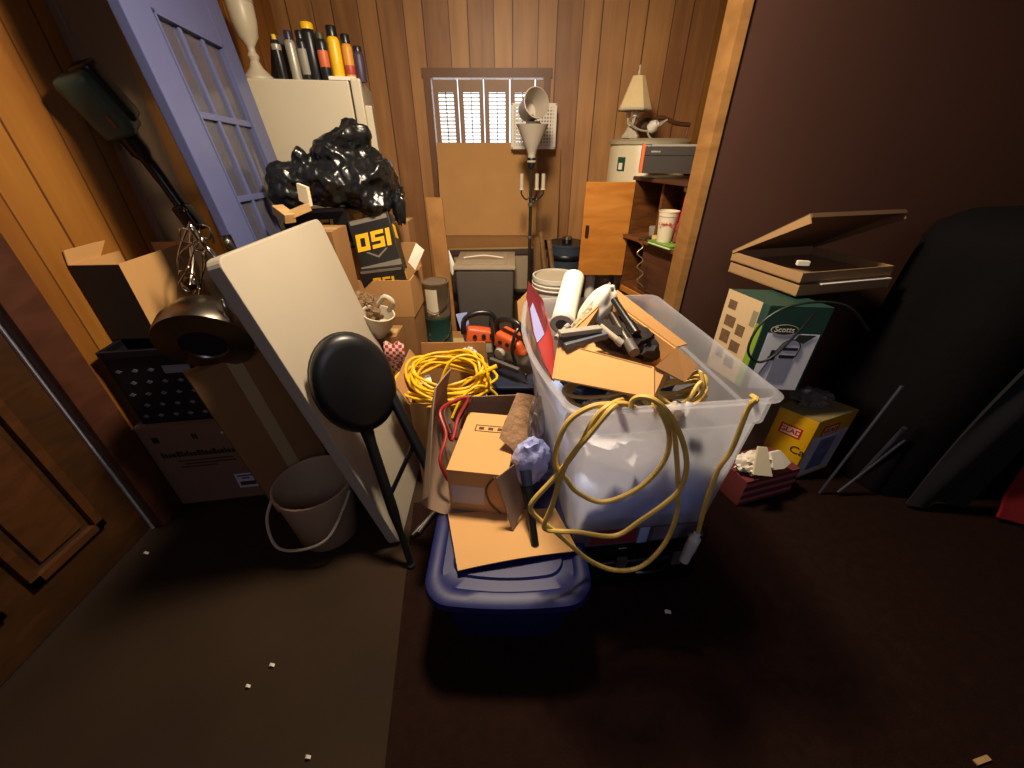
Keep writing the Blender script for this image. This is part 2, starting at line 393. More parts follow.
# spray cans
G = 'spray cans on the fridge top'
def can(u, y, r, h, body, cap, label, caph=.04, capr=.8, band=None, dome=True):
    p = at(u, 79, y=y); p.z = FH+.001
    o = thing('spray_can', label, 'can', p, None, G)
    MB().lathe([(0, 0), (r*.94, 0), (r, .006), (r, h*.98), (r*.96, h), (r*.7, h+.014), (0, h+.016)], 20).build('can_body', body, o, True, smooth=True)
    MB().lathe([(0, h+.012), (r*capr, h+.012), (r*capr, h+caph), (r*capr*.85, h+caph+.006), (0, h+caph+.006)], 18).build('cap', cap, o, True, smooth=True)
    if band:
        MB().lathe([(r+.0006, band[1]), (r+.0012, band[1]+.002), (r+.0012, band[2]-.002), (r+.0006, band[2])], 20).build('label_band', band[0], o, True, smooth=True)
ygr = mat('can_grey', '#a6a294', .4, .3); dk = mat('can_dark', '#202226', .35, .2); yel = mat('can_yellow', '#e3b315', .4)
can(284, 2.75, .024, .17, dk, yel, 'narrow black can with small yellow collar, leftmost on the fridge', .03, .5, (ygr, .14, .165))
can(298, 2.72, .027, .165, ygr, mat('cap_navy', '#24243c', .4), 'plain grey spray can with dark navy cap', .045, .75)
can(309, 2.72, .026, .17, dk, black_pl, 'dark spray can with pale side print beside the grey can', .04, .8, (mat('print_pale', '#8a887c', .5), .03, .14))
can(317.5, 2.735, .034, .21, dk, yel, 'tall black can with wide bright yellow lid on the fridge', .035, .95)
can(328, 2.70, .027, .165, dk, mat('cap_olive', '#3c3a22', .5), 'dark can with orange and white label between yellow lid and yellow can', .035, .8, (mat('print_orange', '#c8643a', .5), .06, .13))
can(340, 2.70, .032, .175, yel, black_pl, 'bright yellow spray can with black cap on the fridge', .05, .85, None)
can(352, 2.72, .027, .15, mat('print_amber', '#c98a2c', .5), black_pl, 'amber can with red print and black cap beside the yellow spray can', .045, .85, (mat('print_red', '#a03a26', .5), .03, .07))
can(362, 2.74, .028, .12, mat('can_purple', '#3c3046', .5), dk, 'short purple brown can, rightmost on the fridge top', .03, .8)
# blue glazed door leaning
Z = V((-.125, .02, .99)); X = V((-.148, .989, 0))
Rd = axes(X, Z)  # x width, z height, y = z cross x
DO = V((-.969, 1.5585, .012))
o = thing('glazed_door', 'blue painted interior door with small glass panes leaning by the left wall', 'door', DO, Rd)
DW, DH = .787, 2.15; st = .17
pz0, pz1 = .42, 1.895; px0, px1 = st, .645
MB().span((0, -.018, 0), (px0, .018, DH)).span((px1, -.018, 0), (DW, .018, DH)).span((px0, -.018, pz1), (px1, .018, DH)).span((px0, -.018, 0), (px1, .018, pz0)).build('door_frame', doorblue, o, True, bevel=.004)
mb = MB()
for k in (1, 2): 
    x = px0+(px1-px0)*k/3; mb.span((x-.011, -.012, pz0), (x+.011, .012, pz1))
nr = 5
for k in range(1, nr):
    z = pz1-(pz1-pz0)*k/nr; mb.span((px0, -.013, z-.012), (px1, .013, z+.012))
mb.build('muntins', doorblue, o, True, bevel=.003)
mb = MB()
for lo, hi in (((px0, px0+.012), (pz0, pz1)), ((px1-.012, px1), (pz0, pz1)), ((px0, px1), (pz0, pz0+.012)), ((px0, px1), (pz1-.012, pz1))): mb.span((lo[0], -.021, hi[0]), (lo[1], .021, hi[1]))
mb.build('glazing_bead', doorblue, o, True)
for i in range(3):
    for k in range(nr):
        x0 = px0+(px1-px0)*i/3+.01; x1 = px0+(px1-px0)*(i+1)/3-.01; z1 = pz1-(pz1-pz0)*k/nr-.01; z0 = pz1-(pz1-pz0)*(k+1)/nr+.01
        MB().span((x0, -.002, z0), (x1, .002, z1)).build('pane', glass, o, True)
for z in (.35, 1.15, 1.95): MB().span((-.002, -.02, z-.045), (.0, .02, z+.045)).build('hinge', chrome, o, True)

# cartons in front of the fridge
carton('carton', 'plain brown carton on the floor beneath the open one of sealant boxes', (-1.0, 1.98, 0), None, (.465, .3, .69), card2)
U = carton('carton', 'open brown carton with flaps up, holding the black sealant boxes', (-1.0, 1.98, .696), None, (.47, .3, .2), card, top=False, flaps=(('l', .1, 25), ('b', .13, -6)))
carton('carton', 'tall brown carton against the fridge side beneath the black bag', (-.99, 2.33, 0), None, (.40, .15, 1.12), card2)
osib = mat('osi_black', '#1c1a18', .4, var=.1)
osig = mat('osi_strip_grey', '#6f665a', .5)
def osi(label, loc, R, w, dth, h, big=True):
    o = thing('sealant_box', label, 'box', loc, R, 'black and yellow sealant boxes')
    loc = V(loc)
    MB().span((-w/2, 0, 0), (w/2, dth, h)).build('box_body', osib, o, True, bevel=.003)
    Tl = WM[o.name] @ Matrix.Translation((0, -.0015, h*.58)) @ Matrix.Rotation(math.pi/2, 4, 'X')
    lt = MB(); u_ = h*.30
    def lr(x0, x1, y0, y1):
        lt.slab([(x+.12*y, -.0008, h*.58+y) for x, y in ((x0*u_, y0*u_), (x1*u_, y0*u_), (x1*u_, y1*u_), (x0*u_, y1*u_))], .0008)
    for q_ in ((-1.1, -.85, -.5, .5), (-.55, -.3, -.5, .5), (-.85, -.55, -.5, -.25), (-.85, -.55, .25, .5), (-.15, .65, .28, .5), (-.15, .1, .06, .28), (-.15, .65, -.1, .1), (.4, .65, -.3, -.06), (-.15, .65, -.5, -.28), (.78, 1.05, -.5, .5)): lr(*q_)
    lt.build('lettering', yellowp, o, True)
    MB().span((-w/2+.01, -.0012, h*.9), (w/2-.01, 0, h*.975)).build('strip', osig, o, True)
    MB().slab([(-w*.28, -.0008, h*.40), (0, -.0008, h*.26), (w*.28, -.0008, h*.40), (w*.22, -.0008, h*.40), (0, -.0008, h*.30), (-w*.22, -.0008, h*.40)], .0006).build('chevron', osig, o, True)
    MB().span((-w/2, -.0012, h*.06), (w/2, 0, h*.16)).build('strip', osig, o, True)
    MB().span((w/2, dth*.3, h*.55), (w/2+.001, dth*.8, h*.8)).build('side_label', yellowp, o, True)
    return o
c0 = at(391, 262, y=2.05)
Ro = axes(V((.93, .12, .30)), V((-.22, .30, .93)))
osi('black sealant box tilted upright with large yellow letters facing out', (-.68, 2.04, .925), Ro, .215, .10, .28)
Ro2 = axes(V((.95, .05, .22)), V((-.16, .25, .95)))
osi('black sealant box lying lower at the front of the open carton', (-.655, 1.992, .79), axes(V((.97, .05, .14)), V((-.1, -.08, 1))), .23, .03, .17)
Ro3 = axes(V((.6, .75, -.1)), V((-.15, .12, .98)))
osi('black sealant box with yellow diamond under the black bag', (-.98, 2.13, 1.02), axes(V((.93, -.1, -.06)), V((-.06, .05, 1))), .30, .2, .2)
# white instruction leaflet beside the box
q = [at(416, 243, y=2.1), at(424, 250, y=2.12), at(415, 270, y=2.08), at(408, 262, y=2.06)]
tag(MB().slab(q, .004).build('booklet', paper), 'white leaflet stuck behind the lettered sealant box', 'leaflet')
# wood off-cuts and paper left of the bag
o = MB().box(at(284, 214, y=1.86), (.095, .05, .04), rz(-35) @ ry(20)).build('wood_block', palewood, bevel=.002)
tag(o, 'pale wood off-cut, left one beside the blue door', 'wood block', 'off-cuts by the black bag')
o = MB().box(at(299, 211, y=1.88), (.10, .045, .03), rz(30) @ ry(-18)).build('wood_block', palewood, bevel=.002)
tag(o, 'pale wood off-cut, right one under the black bag', 'wood block', 'off-cuts by the black bag')
o = MB().slab([at(299, 183, y=1.95), at(309, 187, y=1.94), at(313, 206, y=1.94), at(302, 200, y=1.95)], .02).build('small_box', mat('box_cream', '#d6c6a8', .7))
tag(o, 'small pale carton poking out under the black bag', 'box')
carton('carton', 'brown carton behind the white table holding the wood off-cuts', (-.985, 1.79, 0), None, (.19, .175, 1.165), card2)
# black bag
bagp = at(337, 165, y=2.2)
bb = MB()
bb.blob((-.79, 2.24, 1.35), (.24, .17, .13), ry(26), .25, 1.2, 5, 3.1)
bb.blob((-.97, 2.13, 1.335), (.20, .13, .10), ry(4), .25, 1.5, 5, 8.2)
bb.blob((-.86, 2.22, 1.47), (.13, .10, .09), ry(-25), .3, 1.5, 4, 1.2)
bb.blob((-1.06, 2.05, 1.31), (.08, .08, .10), None, .3, 1.6, 4, 5.2)
bb.blob((-.80, 2.25, 1.52), (.09, .08, .09), ry(30), .35, 1.5, 4, 2.7)
bb.blob((-1.01, 2.11, 1.45), (.045, .05, .05), None, .3, 1.5, 4, 2.2)
bb = bb.build('garbage_bag', blackbag, smooth=True)
rm = bb.modifiers.new('r', 'REMESH'); rm.mode = 'VOXEL'; rm.voxel_size = .008; rm.use_smooth_shade = True
smo = bb.modifiers.new('s', 'SMOOTH'); smo.factor = .6; smo.iterations = 10
for ns, st_, ty in ((.26, .09, 'HARD_NOISE'), (.12, .03, 'HARD_NOISE'), (.05, .012, 'HARD_NOISE')):
    txd = bpy.data.textures.new('folds', 'CLOUDS'); txd.noise_scale = ns; txd.noise_depth = 1; txd.noise_type = ty
    dsp = bb.modifiers.new('d', 'DISPLACE'); dsp.texture = txd; dsp.strength = -st_; dsp.mid_level = .25
tag(bb, 'black plastic garbage bag heaped in front of the fridge', 'bag')
o = MB().blob(at(399, 208, y=2.2), (.035, .03, .09), None, .4, 2.5, 3, 4, True).build('plastic_wrap', blackbag, smooth=True)
tag(o, 'loose black wrap at the right side of the sealant boxes', 'wrap')

# brown plank standing right of cartons
q = [at(413, 345, y=2.35), at(428, 345, y=2.35), at(428, 222, y=2.5), at(413, 215, y=2.5)]
tag(MB().slab([(-.47, 2.47, 0), (-.375, 2.47, 0), (-.43, 2.6, 1.22), (-.53, 2.6, 1.22)], .02).build('board', grain('board_wood', '#8a5f33', '#a0733f', (6, 6, 6))), 'brown board standing upright to the right of the stacked cartons', 'board')

# furry slipper thing with cream cup
sp = at(376, 326, y=1.86)
carton('carton', 'brown carton half hidden behind the white table under the fleece filled pouch', (-.785, 1.80, 0), None, (.19, .15, .655), card2)
o = thing('fleece_pouch', 'cream pouch with shaggy tan fleece spilling out beside the white table', 'pouch', (sp.x, sp.y, .66))
MB().blob((sp.x-.05, sp.y+.02, sp.z+.085), (.095, .07, .08), ry(35), .35, 5, 4, 2).build('fleece', mat('fleece', '#8c6f4e', .95, var=.4, scale=40, bump=1, bscale=90), o, smooth=True)
MB().lathe([(0, 0), (.03, .01), (.055, .06), (.062, .11), (.056, .11), (.048, .06), (0, .02)], 22, along((sp.x+.015, sp.y-.05, .655), (.25, -.12, 1)) @ Matrix.Scale(1.3, 4)).build('shell', ivory, o, smooth=True)
MB().tube([V((sp.x+.10, sp.y-.06, .80)), V((sp.x+.135, sp.y-.08, .85)), V((sp.x+.10, sp.y-.08, .88)), V((sp.x+.06, sp.y-.07, .84))], .012, sub=4).build('pull_loop', ivory, o, smooth=True)
# checked cloth
def cl(u, v):
    return V((-.64+.1*u, 1.74+.02*math.sin(6*v), .42+.24*v+.01*math.sin(11*u)))
m = bpy.data.materials.new('red_check'); m.use_nodes = True
ck = m.node_tree.nodes.new('ShaderNodeTexChecker'); ck.inputs[1].default_value = lin('#b02432'); ck.inputs[2].default_value = lin('#d9c4b4'); ck.inputs[3].default_value = 60
tcn = m.node_tree.nodes.new('ShaderNodeTexCoord'); m.node_tree.links.new(tcn.outputs['Object'], ck.inputs[0]); m.node_tree.links.new(ck.outputs[0], m.node_tree.nodes['Principled BSDF'].inputs['Base Color'])
tag(MB().grid(10, 14, cl, .004).build('cloth', m, smooth=True), 'red and white checked cloth hanging below the fleece filled pouch', 'cloth')

# ================================================================== LEFT: white table, stool, bucket, cartons, tools
TLp = V((-.80, 1.06, 1.237)); BLp = V((-.49, 1.06, .004)); wd = V((-.02, .70, .0))
n = wd.cross(TLp-BLp).normalized()
if n.x < 0: n = -n
Zt = (TLp-BLp).normalized(); Xt = wd.normalized(); Rt = axes(Xt, Zt); Ht = (TLp-BLp).length; Wt = .70
o = thing('folding_table', 'white plastic folding table standing on edge and leaning left', 'table', BLp, Rt)
# local y = z cross x : direction
ysign = 1 if (Rt @ V((0, 1, 0))).x < 0 else -1   # +local y goes away from viewer side?
t1 = .045*ysign
mb = MB(); r = .035; pts = []
for cx, cz, a0 in ((r, r, 180), (Wt-r, r, 270), (Wt-r, Ht-r, 0), (r, Ht-r, 90)):
    for k in range(6):
        a = math.radians(a0+k*18); pts.append((cx+r*math.cos(a), 0, cz+r*math.sin(a)))
A = [mb.bm.verts.new(p) for p in pts]; B = [mb.bm.verts.new((p[0], t1, p[2])) for p in pts]
mb.bm.faces.new(A); mb.bm.faces.new(B[::-1])
for i in range(len(pts)): mb.bm.faces.new([A[i], A[(i+1) % len(A)], B[(i+1) % len(A)], B[i]])
mb.build('tabletop', tabletop, o, True, bevel=.004)
for xx in (.12, .58):
    lg = MB().tube([(xx, t1*1.5, .12), (xx, t1*1.5, Ht*.48)], .012).build('folded_leg', dgrey, o, True)
MB().tube([(.12, t1*1.5, Ht*.47), (.58, t1*1.5, Ht*.47)], .010).build('leg_brace', dgrey, o, True)
MB().span((.03, t1, .05), (.05, t1*1.4, Ht-.05)).span((Wt-.05, t1, .05), (Wt-.03, t1*1.4, Ht-.05)).build('side_rail', dgrey, o, True)
# black stool
SC = at(357, 385, t=1.36); foot1 = at(411, 565, z=.012); 
sn = V((.62, -.72, .22)).normalized()       # seat faces right and to the viewer
sup = V((-.25, .1, .95)); Rs = axes(V((.7, .7, 0)), sn)
Rs = axes(sup.cross(sn), sn)   # local z = seat normal, local y ~ up
o = thing('folding_stool', 'round black folding stool leaning against the white table', 'stool', (foot1.x, foot1.y, 0), Rs)
MB().lathe([(0, .022), (.11, .022), (.132, .016), (.142, .004), (.147, -.01), (.142, -.03), (.11, -.035), (0, -.035)], 40, Matrix.Translation(SC) @ Rs.to_4x4(), .96, 1.28).build('seat', mat('black_vinyl', '#101012', .38, var=.15), o, smooth=True)
MB().lathe([(.147, -.012), (.151, -.02), (.147, -.028)], 40, Matrix.Translation(SC) @ Rs.to_4x4(), .96, 1.28).build('seat_rim', black_pl, o, smooth=True)
yv = Rs @ V((0, 1, 0)); xv = Rs @ V((1, 0, 0))
la = SC-yv*.08-sn*.03+xv*(-.02)
MB().tube([la, (la+foot1)/2+V((.0, 0, .005)), foot1], [.029, .021, .013], 10, sub=4).build('leg', black_pl, o, smooth=True)
lb = SC+xv*.10-yv*.02-sn*.03; foot2 = V((-.31, 1.25, .25))
foot2 = at(432, 475, y=1.10)
MB().tube([lb, foot2], .021, 10).build('leg', black_pl, o, smooth=True)
MB().tube([la*.45+foot1*.55, lb*.35+foot2*.65], .009, 8).build('stretcher', black_pl, o)
MB().blob(foot1, (.018, .018, .014), None, 0, 1, 2).build('rubber_foot', black_mt, o, smooth=True)
# metal legs lying at foot of table (grey bars)
for k, (du, yy) in enumerate(((0, 1.12), (6, 1.17))):
    pA = at(412+du, 536-k*3, z=.02); pB = at(446, 500-k*4, z=.03)
    tag(MB().tube([pA, pB], .011, 10).build('metal_tube', mat('grey_tube', '#57524c', .4, .6), smooth=True), 'grey metal tube on the floor at the table foot, ' + ('nearer the stool leg' if k == 0 else 'farther from the stool leg'), 'tube', 'grey tubes at the table foot')
# beige bucket
BC = V((-.83, 1.145, .004))
o = thing('bucket', 'beige plastic bucket on the floor beside the white table', 'bucket', BC)
MB().lathe([(0, 0), (.118, 0), (.124, .006), (.15, .285), (.158, .285), (.158, .305), (.15, .307), (.145, .3), (.118, .012), (0, .012)], 36).build('bucket_body', mat('beige_plastic', '#a98f72', .5, var=.08), o, True, smooth=True)
hp = [V((-.155, -.02, .27)), V((-.175, -.10, .19)), V((-.13, -.165, .10)), V((-.02, -.178, .10)), V((.09, -.16, .15)), V((.145, -.08, .24)), V((.152, -.02, .27))]
MB().tube(hp, .006, 8, sub=5).build('handle', ivory, o, True, smooth=True)
# tall flat carton leaning left of bucket
q0 = V((-1.09, 1.21, 0)); dx = V((.66, .75, 0)).normalized()
zc = V((-.15, .02, .98)).normalized()
Rc = axes(dx, zc)
o = thing('carton', 'tall flat brown carton standing behind the beige bucket', 'box', q0, Rc)
MB().span((0, 0, .03), (.30, .08, .775)).build('box_body', card2, o, True, bevel=.002)
MB().span((.13, -.0008, .04), (.18, 0, .775)).build('tape', mat('packing_tape', '#b39a6c', .25), o, True)
# moving carton on the floor, printed
HB = V((-1.625, 1.29, 0)); Rh = rz(9)
o = carton('carton', 'brown printed shipping carton on the floor by the left door jamb', HB, Rh, (.44, .36, .46), mat('carton_brown', '#80604a', .85, var=.1), tape=False)
T0 = WM[o.name] @ Matrix.Translation((.22, -.0015, .23)) @ Matrix.Rotation(math.pi/2, 4, 'X')
mb = MB(); random.seed(21); x = .05
while x < .345:
    wq = random.uniform(.007, .016); hq = random.choice((.020, .022, .031)); mb.span((x, -.0012, .292), (min(.35, x+wq), 0, .292+hq)); x += wq+.0035
mb.build('faded_print', ink, o, True)
mb = MB()
for j, (x0, x1) in enumerate(((.10, .33), (.12, .34), (.10, .25))): mb.span((x0, -.0012, .262-j*.018), (x1, 0, .270-j*.018))
mb.build('print_lines', inkfade, o, True)
lab = MB().span((.295, -.0015, .065), (.385, 0, .155)).build('shipping_label', mat('label_white', '#c9cbe0', .6, var=.03), o, True)
MB().span((.305, -.0025, .138), (.375, -.0015, .146)).span((.32, -.0025, .122), (.355, -.0015, .13)).span((.305, -.0025, .08), (.375, -.0015, .105)).build('label_print', inkfade, lab, True)
MB().slab([(.33, -.0012, .40), (.39, -.0012, .405), (.40, -.0012, .415), (.385, -.0012, .418), (.33, -.0012, .412)], .001).build('sticker', mat('label_white', '#c9cbe0'), o, True)
MB().span((.05, -.0012, .38), (.075, 0, .41)).build('print_mark', ink, o, True)
MB().span((.21, -.0012, .385), (.218, 0, .415)).span((.222, -.0012, .385), (.230, 0, .415)).build('print_mark', ink, o, True)
# black perforated crate
o = thing('crate', 'black plastic crate with white diamond holes on the printed carton', 'crate', HB+Rh @ V((.03, .03, .466)), Rh)
w_, d_, h_ = .36, .3, .35
MB().span((0, 0, 0), (w_, .008, h_)).span((0, d_-.008, 0), (w_, d_, h_)).span((0, 0, 0), (.008, d_, h_)).span((w_-.008, 0, 0), (w_, d_, h_)).span((0, 0, 0), (w_, d_, .008)).build('crate_body', mat('crate_navy', '#14141e', .5), o, True)
MB().span((-.006, -.006, h_-.03), (w_+.006, .008, h_)).span((-.006, d_-.008, h_-.03), (w_+.006, d_+.006, h_)).span((-.006, 0, h_-.03), (.008, d_, h_)).span((w_-.008, 0, h_-.03), (w_+.006, d_, h_)).build('rim', mat('crate_navy', '#14141e'), o, True, bevel=.003)
hm = mat('hole_light', '#7d7f8e', .6)
for i in range(6):
    for j in range(5):
        x = .03+i*.058+(.029 if j % 2 else 0); z = .04+j*.055
        if x > w_-.02: continue
        MB().slab([(x-.013, -.001, z), (x, -.001, z-.009), (x+.013, -.001, z), (x, -.001, z+.009)], .001).build('hole_plug', hm, o, True)
MB().span((.19, -.0015, .24), (.29, 0, .275)).build('name_plate', mat('plate_grey', '#8d8d92', .6), o, True)
# dark-front open carton on crate
zA = .466+.352
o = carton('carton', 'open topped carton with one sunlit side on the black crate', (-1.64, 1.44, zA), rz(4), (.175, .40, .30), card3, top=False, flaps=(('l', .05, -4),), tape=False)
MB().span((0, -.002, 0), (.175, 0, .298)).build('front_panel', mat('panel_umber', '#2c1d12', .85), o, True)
# steel pot lying on tall carton
PC = at(206, 336, y=1.30)
ax = V((.24, -.80, -.42)).normalized()
o = thing('steel_pot', 'stainless steel pot lying on its side with dark round mouth', 'pot', PC)
MB().lathe([(0, -.14), (.05, -.135), (.11, -.10), (.145, -.03), (.152, .02), (.15, .035), (.10, .043), (.075, .046), (.07, .04), (.09, .03), (.13, .0), (.10, -.08), (.045, -.12), (0, -.125)], 40, along(PC, ax)).build('pot_body', steel, o, smooth=True)
MB().lathe([(0, 0), (.072, 0), (.072, .004), (0, .004)], 32, along(PC+ax*.036, ax)).build('mouth_shade', black_mt, o, smooth=True)  # black disc stands in for the shade inside the pot mouth
kp = PC+V((.135, -.02, .06))
MB().lathe([(0, 0), (.006, 0), (.014, .03), (.009, .06), (.005, .085), (0, .09)], 14, along(kp, (-.1, .05, 1))).build('knob', chrome, o, smooth=True)
# green hand tool hung on wall
A_ = at(72, 75, x=-1.53); B_ = at(125, 132, x=-1.50); C_ = at(155, 170, x=-1.48); D_ = at(190, 218, x=-1.42)
o = thing('hand_tool', 'dark green long necked hand tool hung at the taupe casing', 'tool', D_)
dv = (B_-A_)
gm = mat('tool_green', '#46584e', .4, var=.15)
R0 = axes(V((.2, -1, 0)), dv)
mb = MB(); mb.box((A_+B_)/2, (.12, .12, dv.length*1.1), R0); mb.build('motor_housing', gm, o, bevel=.03, seg=4, smooth=True)
mb = MB(); mb.box((A_+B_)/2+R0 @ V((-.03, -.035, -.02)), (.08, .08, dv.length*1.0), R0); mb.build('rear_cover', black_pl, o, bevel=.018, seg=3, smooth=True)
mb = MB(); mb.box((A_+B_)/2+R0 @ V((.062, -.02, .04)), (.004, .014, .04), R0); mb.build('badge', chrome, o)
mb = MB().lathe([(0, 0), (.03, 0), (.03, .02), (0, .02)], 20, along(B_, C_-B_)); mb.build('collar', chrome, o, smooth=True)
MB().tube([B_, B_*.6+C_*.4, C_, C_*.5+D_*.5, D_], [.042, .036, .024, .022, .024], 12, sub=4).build('neck', black_pl, o, smooth=True)
R1 = axes(V((.2, -1, 0)), D_-C_)
MB().box(D_, (.075, .06, .11), R1).build('grip_head', black_pl, o, bevel=.014, seg=3, smooth=True)
MB().blob(D_+V((.02, -.035, .035)), (.008, .008, .008), None, 0, 1, 2).build('screw', chrome, o)
# chrome utensils bunch below
o = thing('utensil_bunch', 'tangle of chrome wire utensils hanging over the sunlit carton', 'utensils', at(198, 250, x=-1.30))
random.seed(4)
top = at(190, 222, x=-1.33)
bmid = at(199, 268, y=1.55)
ends = [(182, 262), (184, 290), (192, 300), (200, 290), (209, 250), (214, 243), (178, 285), (205, 262), (196, 320), (190, 285)]
for k, (u, v) in enumerate(ends):
    e = at(u, v, y=1.50+.02*(k % 3)); s0 = top if k % 2 else at(196+k % 3*4, 240, y=1.57)
    md = (s0+e)/2+V((random.uniform(-.03, .03), random.uniform(-.03, .02), random.uniform(-.02, .02)))
    MB().tube([s0, md, e], .0035, 6, sub=6).build('wire', chrome, o, smooth=True)
for (ua, va, ub, vb) in ((190, 225, 199, 240), (205, 246, 215, 257), (201, 238, 206, 248)):
    MB().tube([at(ua, va, y=1.50), at(ub, vb, y=1.50)], [.007, .011, .009], 10, sub=4).build('handle', chrome, o, smooth=True)
for (u, v, r) in ((186, 236, .022), (188, 282, .035), (205, 232, .02)):
    c = at(u, v, y=1.51); MB().tube([c+V((r*math.cos(a), .006*math.sin(3*a), r*1.3*math.sin(a))) for a in [2*math.pi*i/14 for i in range(14)]], .0032, 6, closed=True).build('ring', chrome, o, smooth=True)
MB().blob(at(190, 283, y=1.53), (.035, .02, .028), None, .1, 2, 3).build('strainer_cup', steel, o, smooth=True)

# ================================================================== BACK CENTRE
carton('carton', 'low brown carton along the back wall under the window', (-.62, 3.33, 0), None, (.88, .24, .84), card2)
q = lambda a: a
tag(MB().slab([(-.585, 3.40, .846), (.20, 3.40, .846), (.20, 3.52, 1.505), (-.585, 3.52, 1.505)], .012).build('cardboard_sheet', card), 'large flat cardboard sheet propped under the shuttered window', 'cardboard')
tag(MB().slab([(.09, 3.45, .80), (.385, 3.45, .80), (.385, 3.555, 1.47), (.09, 3.555, 1.47)], .012).build('cardboard_sheet', card2), 'narrower cardboard sheet behind the floor lamp under the white basket', 'cardboard')
# white perforated basket
o = thing('basket', 'white perforated plastic basket standing on edge beside the window', 'basket', (.0, 3.43, 1.51))
bx0, bx1, bz0, bz1 = .005, .315, 1.475, 1.735
mb = MB(); nx, nz = 15, 12
for i in range(nx+1):
    x = bx0+(bx1-bx0)*i/nx; wdt = .012 if i in (0, nx) else .0055
    mb.span((x-wdt, 3.425, bz0), (x+wdt, 3.431, bz1))
for j in range(nz+1):
    z = bz0+(bz1-bz0)*j/nz; wdt = .012 if j in (0, nz) else .0055
    mb.span((bx0, 3.4252, z-wdt), (bx1, 3.4308, z+wdt))
mb.build('basket_bottom', white_pl, o)
MB().span((bx0-.012, 3.431, bz0-.012), (bx0-.008, 3.50, bz1+.012)).span((bx1+.008, 3.431, bz0-.012), (bx1+.012, 3.50, bz1+.012)).span((bx0-.012, 3.431, bz1+.008), (bx1+.012, 3.50, bz1+.012)).build('basket_wall', white_pl, o)
# floor lamp
LX, LY = .132, 3.0
o = thing('floor_lamp', 'dark floor lamp with grey cone shade in front of the white basket', 'lamp', (LX, LY, 0))
MB().lathe([(0, 0), (.12, 0), (.12, .015), (.03, .03), (0, .03)], 28).build('base', black_pl, o, True, smooth=True)
MB().tube([(0, 0, .03), (0, 0, 1.36)], .012, 12).build('pole', mat('pole_bronze', '#3b3029', .4, .4), o, True, smooth=True)
for z in (.9, 1.12): MB().lathe([(0, z), (.018, z), (.021, z+.01), (.018, z+.02), (0, z+.02)], 16).build('pole_joint', dgrey, o, True, smooth=True)
MB().lathe([(0, 1.36), (.022, 1.36), (.03, 1.40), (.024, 1.43), (.03, 1.455), (.105, 1.605), (.1, 1.605), (.027, 1.46), (0, 1.45)], 32).build('cone_shade', mat('frosted_grey', '#b5aa9a', .5), o, True, smooth=True)
MB().lathe([(0, 1.36), (.026, 1.36), (.03, 1.41), (.022, 1.43), (0, 1.43)], 20).build('socket', black_pl, o, True, smooth=True)
for k, (a, rr) in enumerate(((200, .07), (330, .045), (350, .085))):
    c, s_ = math.cos(math.radians(a)), math.sin(math.radians(a))
    ar = MB().tube([(0, 0, 1.19), (rr*.5*c, rr*.5*s_, 1.165), (rr*c, rr*s_, 1.2), (rr*c, rr*s_, 1.225)], .005, 8, sub=4).build('arm', black_pl, o, True, smooth=True)
    MB().lathe([(0, 1.225), (.018, 1.228), (.016, 1.235), (.013, 1.235), (.013, 1.325), (0, 1.327)], 14, Matrix.Translation((rr*c, rr*s_, 0))).build('candle_sleeve', ivory, ar, True, smooth=True)
MB().tube([(0, 0, 1.18), (.01, 0, 1.15), (0, 0, 1.12)], .014, 10, sub=3).build('hub', chrome, o, True, smooth=True)
MB().tube([(.0, .03, 1.44), (.02, .05, 1.56), (.0, .06, 1.66)], .007, 8, sub=5).build('gooseneck', dgrey, o, True, smooth=True)
MB().lathe([(0, -.11), (.05, -.108), (.062, -.09), (.085, .06), (.08, .062), (.055, -.085), (0, -.1)], 32, along((0, .0, 1.70), (.35, -.9, .25))).build('cup_shade', mat('frosted_grey', '#b5aa9a'), o, True, smooth=True)
MB().lathe([(0, 0), (.045, 0), (.05, .02), (.04, .03), (0, .03)], 24, Matrix.Translation((.005, .0, 1.59))).build('shade_holder', dgrey, o, True, smooth=True)
# grey tote-like bin
bx0, bx1, by0, by1, bz = -.41, .015, 2.76, 3.22, .735
o = thing('storage_bin', 'dark grey storage bin with pale cloudy lid below the window', 'bin', ((bx0+bx1)/2, by0, 0))
mb = MB(); mb.hexa([(bx0+.02, by0+.02, 0), (bx1-.02, by0+.02, 0), (bx1-.02, by1-.02, 0), (bx0+.02, by1-.02, 0), (bx0, by0, bz), (bx1, by0, bz), (bx1, by1, bz), (bx0, by1, bz)]); mb.build('bin_body', dgrey, o, bevel=.02, seg=3, smooth=True)
lidm = mat('cloudy_plastic', '#a89880', .3, var=.2, scale=8)
MB().span((bx0-.01, by0-.012, bz), (bx1+.01, by1, bz+.022)).build('lid', lidm, o, bevel=.008, smooth=True)
MB().span((bx0+.05, by0+.05, bz+.022), (bx1-.05, by1-.08, bz+.03)).build('lid_panel', lidm, o, bevel=.004)
MB().tube([(bx0+.05, by0+.18, bz+.04), (bx0+.2, by0+.19, bz+.055), (bx1-.08, by0+.18, bz+.04)], .006, 8, sub=4).build('lid_handle', white_pl, o, smooth=True)
